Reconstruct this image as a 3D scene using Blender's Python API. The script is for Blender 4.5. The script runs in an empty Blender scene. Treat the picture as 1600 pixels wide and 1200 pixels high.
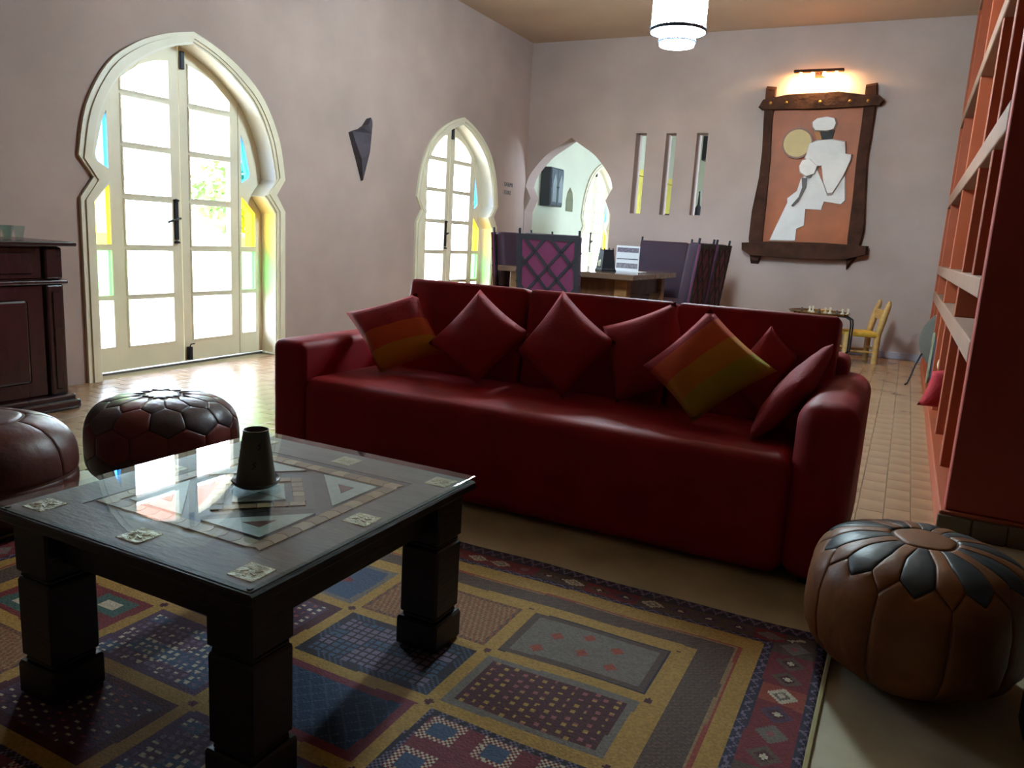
import bpy, bmesh, math, random
from mathutils import Vector, Matrix
from mathutils.geometry import tessellate_polygon
random.seed(7)
PI = math.pi
SC = bpy.context.scene
COL = SC.collection

# ------------------------------------------------------------------ camera
cam = bpy.data.cameras.new('camera'); cam.sensor_width = 36.0; cam.lens = 1207.07/1600*36
cam.clip_start = 0.05; cam.clip_end = 200
co = bpy.data.objects.new('camera', cam); COL.objects.link(co)
rt, up, fw = Vector((0.889505, 0.453468, 0.056107)), Vector((-0.13486, 0.143226, 0.980459)), Vector((-0.436571, 0.879689, -0.188555))
M = Matrix((rt, up, -fw)).transposed().to_4x4(); M.translation = (0, 0, 1.1)
co.matrix_world = M
SC.camera = co
# ------------------------------------------------------------------ world and exposure
w = bpy.data.worlds.new('sky'); SC.world = w; w.use_nodes = True
bg = w.node_tree.nodes['Background']; bg.inputs[0].default_value = (0.70, 0.85, 1.0, 1); bg.inputs[1].default_value = 30.0
SC.view_settings.view_transform = 'Standard'; SC.view_settings.look = 'None'
SC.view_settings.exposure = 0.6; SC.view_settings.gamma = 1.0; SC.view_settings.use_curve_mapping = False
SC.cycles.use_denoising = True
SC.cycles.max_bounces = 10; SC.cycles.diffuse_bounces = 6; SC.cycles.transparent_max_bounces = 16
SC.cycles.sample_clamp_indirect = 8.0; SC.cycles.caustics_reflective = False; SC.cycles.caustics_refractive = False
XW, YB, ZC = -4.666, 9.464, 3.53          # left wall, back wall, ceiling
DOORS = (4.075, 7.79, 12.36)        # centres of the garden doors along the left wall
def portal(name, loc, rot, sx, sy):
    l = bpy.data.lights.new(name, 'AREA'); l.shape = 'RECTANGLE'; l.size = sx; l.size_y = sy; l.energy = 1
    l.cycles.is_portal = True
    o = bpy.data.objects.new(name, l); COL.objects.link(o); o.location = loc; o.rotation_euler = rot
for yc in DOORS: portal('daylight_portal', (XW-0.30, yc, 1.2), (0, -PI/2, 0), 2.4, 1.8)
portal('window_right_offscreen', (1.0, 12.2, 1.45), (0, PI/2, 0), 1.9, 2.8)

# ------------------------------------------------------------------ helpers
def lin(c):
    if isinstance(c, str): c = [int(c[i:i+2], 16)/255 for i in (0, 2, 4)]
    return tuple(((x+0.055)/1.055)**2.4 if x > 0.04045 else x/12.92 for x in c)
MATS = {}
def mat(name, col, rough=0.6, metal=0.0, var=0.0, scale=8.0, bump=0.0, bscale=None, spec=0.5, col2=None, detail=4, coat=0.0, stretch=None):
    if name in MATS: return MATS[name]
    m = bpy.data.materials.new(name); m.use_nodes = True; nt = m.node_tree; p = nt.nodes['Principled BSDF']
    c = lin(col); p.inputs['Base Color'].default_value = (*c, 1); p.inputs['Roughness'].default_value = rough
    p.inputs['Metallic'].default_value = metal; p.inputs['Specular IOR Level'].default_value = spec
    if coat: p.inputs['Coat Weight'].default_value = coat; p.inputs['Coat Roughness'].default_value = 0.15
    if var or col2 or bump:
        tc = nt.nodes.new('ShaderNodeTexCoord'); src = tc.outputs['Object']
        if stretch:
            mp = nt.nodes.new('ShaderNodeMapping'); mp.inputs['Scale'].default_value = stretch
            nt.links.new(src, mp.inputs[0]); src = mp.outputs[0]
    if var or col2:
        n = nt.nodes.new('ShaderNodeTexNoise'); n.inputs['Scale'].default_value = scale; n.inputs['Detail'].default_value = detail
        nt.links.new(src, n.inputs['Vector'])
        r = nt.nodes.new('ShaderNodeValToRGB'); r.color_ramp.elements[0].position = 0.3; r.color_ramp.elements[1].position = 0.7
        c2 = lin(col2) if col2 else tuple(min(1, x*(1+var)) for x in c)
        c1 = c if col2 else tuple(x*(1-var) for x in c)
        r.color_ramp.elements[0].color = (*c1, 1); r.color_ramp.elements[1].color = (*c2, 1)
        nt.links.new(n.outputs['Fac'], r.inputs[0]); nt.links.new(r.outputs[0], p.inputs['Base Color'])
    if bump:
        n2 = nt.nodes.new('ShaderNodeTexNoise'); n2.inputs['Scale'].default_value = bscale or scale*3; n2.inputs['Detail'].default_value = 5
        nt.links.new(src, n2.inputs['Vector'])
        b = nt.nodes.new('ShaderNodeBump'); b.inputs['Strength'].default_value = bump; b.inputs['Distance'].default_value = 0.02
        nt.links.new(n2.outputs['Fac'], b.inputs['Height']); nt.links.new(b.outputs[0], p.inputs['Normal'])
    MATS[name] = m; return m
def glassmat(name, tint, gloss=0.0, rough=0.02):
    if name in MATS: return MATS[name]
    m = bpy.data.materials.new(name); m.use_nodes = True; nt = m.node_tree; nt.nodes.clear()
    o = nt.nodes.new('ShaderNodeOutputMaterial'); t = nt.nodes.new('ShaderNodeBsdfTransparent'); t.inputs[0].default_value = (*tint, 1)
    g = nt.nodes.new('ShaderNodeBsdfGlossy'); g.inputs['Roughness'].default_value = rough; g.inputs[0].default_value = (1, 1, 1, 1)
    f = nt.nodes.new('ShaderNodeFresnel'); f.inputs[0].default_value = 1.5
    mx = nt.nodes.new('ShaderNodeMixShader')
    ge = nt.nodes.new('ShaderNodeNewGeometry'); iv = nt.nodes.new('ShaderNodeMath'); iv.operation = 'SUBTRACT'; iv.inputs[0].default_value = 1
    nt.links.new(ge.outputs['Backfacing'], iv.inputs[1]); ml = nt.nodes.new('ShaderNodeMath'); ml.operation = 'MULTIPLY'   # reflect at the outer faces of a pane only
    nt.links.new(f.outputs[0], ml.inputs[0]); nt.links.new(iv.outputs[0], ml.inputs[1]); nt.links.new(ml.outputs[0], mx.inputs[0]); nt.links.new(t.outputs[0], mx.inputs[1]); nt.links.new(g.outputs[0], mx.inputs[2])
    nt.links.new(mx.outputs[0], o.inputs[0]); MATS[name] = m; return m
def emitmat(name, col, strength):
    if name in MATS: return MATS[name]
    m = bpy.data.materials.new(name); m.use_nodes = True; p = m.node_tree.nodes['Principled BSDF']
    p.inputs['Base Color'].default_value = (*lin(col), 1); p.inputs['Emission Color'].default_value = (*lin(col), 1)
    p.inputs['Emission Strength'].default_value = strength; MATS[name] = m; return m

def obj(name, bm, m, parent=None, smooth=False, loc=None):
    me = bpy.data.meshes.new(name); bm.normal_update(); bm.to_mesh(me); bm.free()
    for mm in (m if isinstance(m, (list, tuple)) else [m]): me.materials.append(mm)
    if smooth:
        for p in me.polygons: p.use_smooth = True
        if smooth != 'all':
            try: me.set_sharp_from_angle(angle=math.radians(smooth if smooth is not True else 40))
            except Exception: pass
    o = bpy.data.objects.new(name, me); COL.objects.link(o)
    if parent: o.parent = parent
    if loc: o.location = loc
    return o
def tag(o, label, cat, group=None):
    o['label'] = label; o['category'] = cat
    if group: o['group'] = group
    return o
def thing(name, label, cat, loc=(0, 0, 0), rz=0, group=None):
    o = bpy.data.objects.new(name, None); o.empty_display_size = 0.1; COL.objects.link(o)
    o.location = loc; o.rotation_euler = (0, 0, rz); return tag(o, label, cat, group)
def struct(o): o['kind'] = 'structure'; return o
def copy_tree(o, parent=None):
    c = o.copy(); COL.objects.link(c); c.parent = parent
    for ch in [x for x in o.children]: copy_tree(ch, c)
    return c
def B(): return bmesh.new()
def merge(bm, t, mi=0):
    me = bpy.data.meshes.new('t'); t.to_mesh(me); t.free()
    n0 = len(bm.faces); bm.from_mesh(me); bpy.data.meshes.remove(me)
    if mi:
        bm.faces.ensure_lookup_table()
        for f in bm.faces[n0:]: f.material_index = mi
def box(bm, x0, x1, y0, y1, z0, z1, r=0.0, seg=2, mx=None, mi=0):
    t = B(); vs = [t.verts.new((x, y, z)) for x in (x0, x1) for y in (y0, y1) for z in (z0, z1)]
    for f in ((0, 1, 3, 2), (4, 6, 7, 5), (0, 4, 5, 1), (2, 3, 7, 6), (0, 2, 6, 4), (1, 5, 7, 3)): t.faces.new([vs[i] for i in f])
    bmesh.ops.recalc_face_normals(t, faces=t.faces[:])
    if r: bmesh.ops.bevel(t, geom=t.edges[:], offset=r, segments=seg, profile=0.5, affect='EDGES')
    if mx is not None: bmesh.ops.transform(t, matrix=mx, verts=t.verts[:])
    merge(bm, t, mi)
def prism(bm, poly, f0, f1, holes=(), mi=0):
    """extrude polygon (2-D points) with holes; f0, f1 map a 2-D point to the two cap positions"""
    loops = [list(poly)]+[list(h) for h in holes]
    flat = [p for l in loops for p in l]
    tris = tessellate_polygon([[Vector((p[0], p[1], 0)) for p in l] for l in loops])
    t = B(); a = [t.verts.new(f0(p)) for p in flat]; b = [t.verts.new(f1(p)) for p in flat]
    for tr in tris:
        try: t.faces.new([a[i] for i in tr]); t.faces.new([b[i] for i in reversed(tr)])
        except ValueError: pass
    k = 0
    for l in loops:
        n = len(l)
        for i in range(n):
            j = (i+1) % n; t.faces.new((a[k+i], a[k+j], b[k+j], b[k+i]))
        k += n
    bmesh.ops.recalc_face_normals(t, faces=t.faces[:])
    merge(bm, t, mi)
def lathe(bm, prof, cx=0, cy=0, cz=0, n=24, cap=True, mi=0):
    t = B(); rings = []
    for r, z in prof: rings.append([t.verts.new((cx+r*math.cos(2*PI*i/n), cy+r*math.sin(2*PI*i/n), cz+z)) for i in range(n)])
    for a, b in zip(rings, rings[1:]):
        for i in range(n): t.faces.new((a[i], a[(i+1) % n], b[(i+1) % n], b[i]))
    if cap:
        if prof[0][0] > 1e-4: t.faces.new(list(reversed(rings[0])))
        if prof[-1][0] > 1e-4: t.faces.new(rings[-1])
    bmesh.ops.remove_doubles(t, verts=t.verts[:], dist=1e-5)
    bmesh.ops.recalc_face_normals(t, faces=t.faces[:])
    merge(bm, t, mi)
def tube(bm, pts, r, n=8, mi=0, radii=None):
    pts = [Vector(p) for p in pts]; t = B(); rings = []
    for i, p in enumerate(pts):
        d = (pts[min(i+1, len(pts)-1)]-pts[max(i-1, 0)]).normalized()
        ref = Vector((0, 0, 1)) if abs(d.z) < 0.9 else Vector((1, 0, 0))
        u = d.cross(ref).normalized(); v = d.cross(u)
        rr = radii[i] if radii else r
        rings.append([t.verts.new(p+(u*math.cos(2*PI*k/n)+v*math.sin(2*PI*k/n))*rr) for k in range(n)])
    for a, b in zip(rings, rings[1:]):
        for k in range(n): t.faces.new((a[k], a[(k+1) % n], b[(k+1) % n], b[k]))
    t.faces.new(rings[0]); t.faces.new(rings[-1])
    bmesh.ops.recalc_face_normals(t, faces=t.faces[:]); merge(bm, t, mi)
def pillow(bm, c, thick, n=14, bands=None, pinch=0.07):
    """square cushion from four 3-D corners tl,tr,br,bl; bands = list of (v limit, material index)"""
    tl, tr, br, bl = [Vector(p) for p in c]
    nrm = ((tr-bl).cross(tl-br)).normalized(); t = B()
    for s in (1, -1):
        g = []
        for j in range(n+1):
            row = []
            for i in range(n+1):
                u, v = -1+2*i/n, -1+2*j/n
                uu = u*(1-pinch*(1-v*v)); vv = v*(1-pinch*(1-u*u))
                a, b = (uu+1)/2, (vv+1)/2
                p = (tl*(1-a)+tr*a)*(1-b)+(bl*(1-a)+br*a)*b
                h = thick*max(0, (1-u*u)*(1-v*v))**0.42 + 0.004*math.sin(7*u+3*v)*math.cos(5*v-2*u)*(1-u*u)*(1-v*v)
                row.append(t.verts.new(p+nrm*h*s))
            g.append(row)
        for j in range(n):
            for i in range(n):
                f = t.faces.new((g[j][i], g[j][i+1], g[j+1][i+1], g[j+1][i]))
                if bands:
                    b = (j+0.5)/n
                    for lim, m in bands:
                        if b <= lim: f.material_index = m; break
    bmesh.ops.remove_doubles(t, verts=t.verts[:], dist=1e-4)
    bmesh.ops.recalc_face_normals(t, faces=t.faces[:])
    me = bpy.data.meshes.new('t'); t.to_mesh(me); t.free(); bm.from_mesh(me); bpy.data.meshes.remove(me)

# ------------------------------------------------------------------ materials
PLASTER = mat('plaster', 'a48f87', 0.85, var=0.10, scale=1.6, bump=0.12, bscale=9, detail=6)
PLASTER2 = mat('plaster_white', 'b4b8a4', 0.85, var=0.05, scale=2, bump=0.08, bscale=9)
CEIL = mat('ceiling_plaster', 'b59a82', 0.9, var=0.07, scale=1.2, bump=0.05)
CREAM = mat('cream_paint', 'd6cfb6', 0.45, var=0.04, scale=5)
IRON = mat('black_iron', '20222a', 0.5, metal=0.6)
GLASS = glassmat('window_glass', (0.96, 0.98, 1.0))
GBLUE = glassmat('blue_glass', (0.22, 0.58, 1.0)); GYEL = glassmat('yellow_glass', (1.0, 0.80, 0.18)); GGRN = glassmat('green_glass', (0.38, 0.95, 0.42))
REDL = mat('red_leather', '8e0c18', 0.58, var=0.12, scale=6, bump=0.06, bscale=40, spec=0.3)
REDF = mat('red_fabric', '9a1a26', 0.8, var=0.12, scale=5, bump=0.15, bscale=90)
ORAF = mat('orange_fabric', 'c24a16', 0.85, var=0.08, scale=8, bump=0.15, bscale=90)
MUSF = mat('mustard_fabric', 'b87510', 0.85, var=0.08, scale=8, bump=0.15, bscale=90)
OLIF = mat('olive_fabric', '9c8a16', 0.85, var=0.08, scale=8, bump=0.15, bscale=90)
DWOOD = mat('dark_wood', '1d1512', 0.45, var=0.35, scale=6, bump=0.15, stretch=(1, 1, 6))
MWOOD = mat('medium_wood', '6b432a', 0.5, var=0.3, scale=5, bump=0.1, stretch=(6, 1, 1))
CABW = mat('cabinet_wood', '2c1819', 0.22, var=0.3, scale=4, stretch=(1, 1, 0.3))
TOPW = mat('table_top_wood', '5b5048', 0.5, var=0.25, scale=10, bump=0.1, stretch=(1, 4, 1))

# ------------------------------------------------------------------ setting: floor
FLOORM = mat('floor_plaster', 'c2b798', 0.42, col2='a3987c', scale=5, bump=0.05, bscale=14)
TILEM = mat('terracotta_tile', 'a58463', 0.27, spec=0.9, col2='8d6c50', scale=3.5, bump=0.04, bscale=20)
bm = B(); box(bm, XW-0.4, 3.4, -4.1, 17.8, -0.15, -0.004); floor = struct(obj('floor', bm, FLOORM))
bm = B(); box(bm, -2.45, 3.0, -3.7, 2.9, -0.004, 0.0)
box(bm, 0.26, 3.0, 2.9, 3.6, -0.004, 0.0); box(bm, XW, -2.45, -3.7, 2.05, -0.004, 0.0)
obj('screed', bm, FLOORM, floor)
TW, TL = 0.107, 0.17
def cam_px(p):
    d = Vector(p)-Vector((0, 0, 1.1)); z = d.dot(fw)
    if z < 0.2: return None
    return 800+1207*d.dot(rt)/z, 600-1207*d.dot(up)/z, z
tiles = []
ix0, ix1 = int(math.floor((XW)/TW)), int(math.ceil(0.75/TW))
for i in range(ix0, ix1):
    x = (i+0.43)*TW+TW/2
    for j in range(0, 46):
        y = 2.10+j*TL+(0.5*TL if i % 2 else 0)
        if x < XW-0.15 or x > 0.70 or y > YB-0.02: continue
        if x > -2.45 and y < 2.99: continue
        if x > 0.27-TW/2 and y < 3.7: continue
        q = cam_px((x, y, 0)); score = -1
        if q and -20 < q[0] < 1620 and 0 < q[1] < 1210:
            vis = (x > -0.16 and x < 0.36 and y > 3.4) or (x < -2.6 and y < 6.6 and not (x < -4.2 and y < 2.75))
            if vis: score = 1/q[2]**3
        tiles.append((score, x, y))
tiles.sort(reverse=True)
def tile_bm(bm, x, y, rnd):
    a, b, h, c = TW/2-0.0009, TL/2-0.0009, 0.0008+rnd*0.0005, 0.0014
    t = B()
    lo = [t.verts.new((x+sx*a, y+sy*b, -0.004)) for sx, sy in ((-1, -1), (1, -1), (1, 1), (-1, 1))]
    md = [t.verts.new((x+sx*a, y+sy*b, h-0.0015)) for sx, sy in ((-1, -1), (1, -1), (1, 1), (-1, 1))]
    hi = [t.verts.new((x+sx*(a-c), y+sy*(b-c), h)) for sx, sy in ((-1, -1), (1, -1), (1, 1), (-1, 1))]
    for k in range(4):
        l = (k+1) % 4; t.faces.new((lo[k], lo[l], md[l], md[k])); t.faces.new((md[k], md[l], hi[l], hi[k]))
    t.faces.new(hi)
    merge(bm, t)
shared = []
for k in range(4):
    bm = B(); tile_bm(bm, 0, 0, k/3); o = obj('tile', bm, TILEM, floor); shared.append(o)
for k, (s, x, y) in enumerate(tiles[:296]):
    if k < 4: o = shared[k]
    else: o = shared[k % 4].copy(); COL.objects.link(o); o.parent = floor
    o.location = (x, y, 0)
bm = B()
for s, x, y in tiles[296:]: tile_bm(bm, x, y, random.random())
o = obj('tile_field', bm, TILEM, floor); o['kind'] = 'stuff'

# ------------------------------------------------------------------ setting: walls
OUT = [(0, 2.365), (.225, 2.30), (.46, 2.19), (.67, 2.02), (.83, 1.745), (.895, 1.44), (.80, 1.314), (.895, 1.185), (.895, 0)]
INN = [(0, 2.30), (.20, 2.235), (.405, 2.125), (.60, 1.965), (.74, 1.72), (.805, 1.44), (.69, 1.305), (.805, 1.175), (.805, 0)]
def smooth_arch(pr):
    # round the arch between apex and bulge with a Catmull-Rom spline through the measured points
    a = pr[:6]; out = []
    for i in range(5):
        p0, p1, p2, p3 = a[max(i-1, 0)], a[i], a[i+1], a[min(i+2, 5)]
        for k in range(4):
            t = k/4
            out.append(tuple(0.5*((2*p1[d])+(-p0[d]+p2[d])*t+(2*p0[d]-5*p1[d]+4*p2[d]-p3[d])*t*t+(-p0[d]+3*p1[d]-3*p2[d]+p3[d])*t**3) for d in (0, 1)))
    return out+[a[5]]+list(pr[6:])
OUTS, INNS = smooth_arch(OUT), smooth_arch(INN)
def full(pr, c=0, zb=None, wid=1.0):
    l = [(c-x*wid, z) for x, z in reversed(pr)]+[(c+x*wid, z) for x, z in pr[1:]]
    if zb is not None: l = [(x, z if z > 0 else zb) for x, z in l]
    return l
def wall_x(name, x0, x1, poly, holes, m):       # wall in the plane x = const, polygon in (y, z)
    bm = B(); prism(bm, poly, lambda p: (x0, p[0], p[1]), lambda p: (x1, p[0], p[1]), holes); return struct(obj(name, bm, m))
def wall_y(name, y0, y1, poly, holes, m):
    bm = B(); prism(bm, poly, lambda p: (p[0], y0, p[1]), lambda p: (p[0], y1, p[1]), holes); return struct(obj(name, bm, m))
rect = lambda a, b, c, d: [(a, c), (b, c), (b, d), (a, d)]
def hole(c): return full(INNS, c, zb=0.001)
def outline_with_doors(y0, y1, ds):             # wall outline that follows the door openings down to the floor
    l = [(y0, 0.0)]
    for c in ds: l += full(INNS, c)
    return l+[(y1, 0.0), (y1, ZC), (y0, ZC)]
wall_x('wall_left', XW, XW-0.34, outline_with_doors(-3.7, YB, DOORS[:2]), [], PLASTER)
NICHE = [(10.84, 1.50), (11.13, 1.50), (11.125, 1.66), (11.08, 1.78), (10.985, 1.86), (10.89, 1.78), (10.845, 1.66)]
wall_x('wall_left_dining', XW, XW-0.34, outline_with_doors(YB, 17.5, DOORS[2:]), [NICHE], PLASTER2)
bm = B(); box(bm, XW-0.14, XW-0.12, 10.8, 11.17, 1.46, 1.9); struct(obj('trim_1', bm, PLASTER2))
arch = full(smooth_arch([(0, 2.365), (.14, 2.275), (.33, 2.155), (.47, 2.01), (.57, 1.87), (.605, 1.75), (.525, 1.60), (.605, 1.43), (.612, 0)]), -4.053)
slots = [rect(-3.193, -3.06, 1.455, 2.415), rect(-2.816, -2.69, 1.45, 2.412), rect(-2.443, -2.31, 1.462, 2.412)]
wall_y('wall_back', YB, YB+0.25, [(XW, 0)]+arch+[(0.75, 0), (0.75, ZC), (XW, ZC)], slots, PLASTER)
wall_x('wall_right', 0.75, 1.05, rect(3.6, 9.6, 0, ZC), [], PLASTER)
wall_x('wall_right_dining', 0.75, 1.05, rect(9.6, 17.5, 0, ZC), [rect(10.8, 13.6, 0.5, 2.4)], PLASTER2)
wall_y('wall_far', 17.5, 17.8, rect(XW, 0.75, 0, ZC), [], PLASTER2)
wall_y('wall_stub', 3.6, 3.9, rect(1.05, 3.0, 0, ZC), [], PLASTER)
wall_x('wall_right_lounge', 3.0, 3.3, rect(-3.7, 3.9, 0, ZC), [], PLASTER)
wall_y('wall_behind', -3.7, -4.0, rect(XW, 3.0, 0, ZC), [], PLASTER)
bm = B(); box(bm, XW-0.4, 3.4, -4.1, 17.8, ZC, ZC+0.2); struct(obj('ceiling', bm, CEIL))
SKIRT = mat('skirting', '8f8790', 0.6, var=0.06)
bm = B(); box(bm, -3.42, 0.72, YB-0.018, YB+0.01, 0, 0.075, 0.004, 1); struct(obj('baseboard_back', bm, SKIRT))
bm = B(); box(bm, 0.732, 0.752, 9.0, YB, 0, 0.075, 0.004, 1); struct(obj('baseboard_right', bm, SKIRT))
# windows of the walls outside the view
for n, (x, y0, y1, z0, z1, ax) in enumerate([(0.9, 10.8, 13.6, .5, 2.4, 'x')]):
    def q(p, d, x=x, ax=ax): return (p[0], x+d, p[1]) if ax == 'y' else (x+d, p[0], p[1])
    e = struct(bpy.data.objects.new('window_%d' % (n+1), None)); COL.objects.link(e)
    m_ = (y0+y1)/2; bm = B()
    prism(bm, rect(y0, y1, z0, z1), lambda p: q(p, -.03), lambda p: q(p, .03), [rect(y0+.06, m_-.03, z0+.06, z1-.06), rect(m_+.03, y1-.06, z0+.06, z1-.06)])
    obj('window_frame', bm, CREAM, e)
    for a, b in ((y0+.05, m_-.02), (m_+.02, y1-.05)):
        bm = B(); prism(bm, rect(a, b, z0+.05, z1-.05), lambda p: q(p, -.003), lambda p: q(p, .003)); obj('pane', bm, GLASS, e)

# ------------------------------------------------------------------ garden doors
def door_proto():
    e = struct(bpy.data.objects.new('door_1', None)); COL.objects.link(e)
    f = lambda d: (lambda p: (-d, p[0], p[1]))
    bm = B()                                                        # moulded casing on the wall face and the fixed frame
    o_, i_ = full(OUTS), full(INNS)
    ring = o_+list(reversed(i_))
    prism(bm, ring, f(-0.022), f(0.002))
    sm = [(x*0.965 if x > .02 else x, z*0.988) for x, z in OUTS]
    prism(bm, full(sm)+list(reversed(full([(x*1.03, z*1.008) for x, z in INNS]))), f(-0.032), f(-0.02))
    obj('casing', bm, CREAM, e)
    bm = B()                                                        # reveal lining, inside the opening
    i2 = [(x-0.012 if x > .02 else x, z-0.012 if z > .1 else z) for x, z in INNS]
    prism(bm, full(INNS)+list(reversed(full(i2))), f(-0.01), f(0.33)); obj('reveal', bm, mat('reveal_paint', 'dedaca', 0.5, var=0.03), e)
    rows = [(.185, .51), (.545, .848), (.89, 1.19), (1.235, 1.535), (1.575, 1.87)]
    def inn(wmax, w0):       # part of the inner profile between widths w0 and wmax, from high to low
        return [p for p in INNS if w0 <= p[0] <= wmax]
    def top_at(x):
        for a, b in zip(INNS, INNS[1:]):
            if a[0] <= x <= b[0]: return a[1]+(b[1]-a[1])*(x-a[0])/max(1e-6, b[0]-a[0])
    for s in (-1, 1):
        S = (lambda s: (lambda l: [(s*x, z) for x, z in l]))(s)
        outer = [(.004, .02), (.548, .02), (.548, top_at(.548)-.012)]+[(x, z-.012) for x, z in reversed(INNS[:18]) if .004 < x < .54]+[(.004, 2.285)]
        hs = [rect(.088, .462, a, b) for a, b in rows]
        hs.append([(.088, 1.912), (.462, 1.912), (.462, 1.985), (.40, 2.035), (.30, 2.10), (.20, 2.14), (.088, 2.165)])
        bm = B(); prism(bm, S(outer), f(.148), f(.188), [S(h) for h in hs])
        leaf = obj('door_leaf', bm, CREAM, e)
        for h in hs:
            bm = B(); prism(bm, S(h), f(.164), f(.170)); obj('pane', bm, GLASS, leaf)
            bm = B()                                                # raised glazing bead round the pane
            cx = sum(p[0] for p in h)/len(h); cz = sum(p[1] for p in h)/len(h)
            big = [(p[0]+(0.012 if p[0] > cx else -0.012), p[1]+(0.012 if p[1] > cz else -0.012)) for p in h]
            prism(bm, S(big)+[], f(.141), f(.150), [S(h)]); obj('glazing_bead', bm, CREAM, leaf)
        if s > 0:
            bm = B(); box(bm, -.147, -.113, .02, .05, .03, .13, .003, 1); tube(bm, [(-.131, .035, .125), (-.118, .036, .15), (-.103, .06, .155)], .005); obj('floor_bolt', bm, IRON, leaf)
            bm = B(); box(bm, -.149, -.123, .005, .04, 2.13, 2.25, .004, 1); obj('top_bolt', bm, IRON, leaf)
        else:
            bm = B(); box(bm, -.149, -.135, -.066, -.03, .93, 1.215, .006, 2)
            lathe(bm, [(.0, 0), (.022, .0), (.022, .012), (0, .02)], -.141, -.048, .905, 10); lathe(bm, [(.0, 0), (.022, .0), (.022, .012), (0, .02)], -.141, -.048, 1.205, 10)
            tube(bm, [(-.141, -.048, 1.08), (-.098, -.048, 1.085), (-.083, -.09, 1.08), (-.083, -.17, 1.055)], .008); obj('door_handle', bm, IRON, leaf)
        # side light
        low = [p for p in INNS if p[0] >= .556]
        outer = [(.552, .02)]+[(.552, top_at(.552)-.012)]+[((x-.012), z-.008 if z > .1 else .02) for x, z in low]
        hs = [([(.578, 1.76), (.612, 1.68), (.668, 1.47), (.655, 1.43), (.578, 1.385)], GBLUE), ([(.578, .89), (.722, .89), (.722, 1.155), (.578, 1.285)], GYEL),
              (rect(.578, .722, .545, .848), GGRN), (rect(.578, .722, .19, .512), GLASS)]
        bm = B(); prism(bm, S(outer), f(.143), f(.188), [S(h) for h, g in hs]); sl = obj('side_light', bm, CREAM, e)
        for h, g in hs:
            bm = B(); prism(bm, S(h), f(.164), f(.170)); obj('pane', bm, g, sl)
    bm = B(); box(bm, -.195, -.14, -.80, .80, -.002, .012); obj('threshold', bm, mat('threshold', '5a5148', .5), e)
    return e
d0 = door_proto(); d0.location = (XW, DOORS[0], 0)
for k, y in enumerate(DOORS[1:]):
    d = copy_tree(d0); d.name = 'door_%d' % (k+2); d.location = (XW, y, 0)

# ------------------------------------------------------------------ outdoors
bm = B(); box(bm, -40, XW-0.34, -30, 45, -0.3, -0.03); struct(obj('ground', bm, mat('paving', 'b9ab98', .8, var=.15, scale=.7)))
PINK = mat('pink_render', 'c8988a', .85, var=.06, scale=1)
pw = [(11.2, -.05)]
for c in (12.8, 15.4): pw += full([(x*1.25, z*1.12) for x, z in OUTS], c, zb=-.05)
pw += [(18.0, -.05), (18.0, 3.3), (11.2, 3.3)]
bm = B(); prism(bm, pw, lambda p: (-7.9, p[0], p[1]), lambda p: (-8.15, p[0], p[1])); tag(obj('porch_arcade', bm, PINK), 'pink rendered arcade wall with horseshoe arches outside the glazed doors', 'wall')
bm = B(); box(bm, -6.7, XW-.34, -3, 18, 2.75, 2.92); tag(obj('porch_roof', bm, PINK), 'pink rendered porch roof slab outside above the glazed doors', 'roof')
LEAF = mat('leaf_green', '3f6a2c', .6, col2='7d9b4a', scale=3)
def tree(x, y, h, r, label):
    t = thing('garden_tree', label, 'tree', (x, y, -.03), 0, 'trees in the garden')
    bm = B(); tube(bm, [(0, 0, 0), (.05, .03, h*.4), (-.03, .05, h*.75)], .07, radii=[.09, .07, .04]); obj('trunk', bm, mat('bark', '5a4634', .9), t)
    bm = B()
    for k in range(900):
        a, b = random.uniform(0, 2*PI), math.acos(random.uniform(-1, 1)); q = r*random.random()**.4
        c = Vector((q*math.sin(b)*math.cos(a), q*math.sin(b)*math.sin(a), h*.8+q*.9*math.cos(b)))
        u = Vector((random.gauss(0, 1), random.gauss(0, 1), random.gauss(0, 1))).normalized()*.11; v = u.orthogonal().normalized()*.045
        bm.faces.new([bm.verts.new(c-u), bm.verts.new(c+v), bm.verts.new(c+u), bm.verts.new(c-v)])
    o = obj('foliage', bm, LEAF, t); o['kind'] = 'stuff'
tree(-11.5, 10.9, 2.0, .8, 'leafy green tree in the garden seen through the left glazed door')
tree(-11.0, 14.6, 2.6, 1.25, 'leafy green tree in the garden seen through the far glazed door')

# ------------------------------------------------------------------ sofa
sofa = thing('sofa', 'long dark red leather sofa behind the coffee table', 'sofa', (-1.29, 3.05, 0))
def at(o, bm, name, m, parent=None, **k):        # mesh given in world coordinates, parented to an empty at o.location
    bmesh.ops.translate(bm, verts=bm.verts[:], vec=-Vector(o.matrix_basis.translation)); return obj(name, bm, m, o if parent is None else parent, **k)
bm = B(); box(bm, -2.345, -.25, 2.606, 3.34, .012, .425, .055, 5)
for v in bm.verts:
    if v.co.z > .36: v.co.z += .018*math.sin(PI*(v.co.x+2.345)/2.095)**.5*(1 if v.co.y < 3.2 else .3)*max(0, (v.co.z-.36)/.065) if -2.34 < v.co.x < -.255 else 0
at(sofa, bm, 'seat', REDL, smooth=45)
bm = B(); box(bm, -2.518, -2.335, 2.604, 3.50, .012, .585, .04, 4); at(sofa, bm, 'armrest', REDL, smooth=45)
bm = B(); box(bm, -.262, -.068, 2.604, 3.50, .012, .628, .075, 6); at(sofa, bm, 'armrest', REDL, smooth=45)
bm = B(); box(bm, -2.40, -.16, 3.32, 3.52, .012, .70, .04, 3); at(sofa, bm, 'back_frame', REDL, smooth=45)
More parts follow.
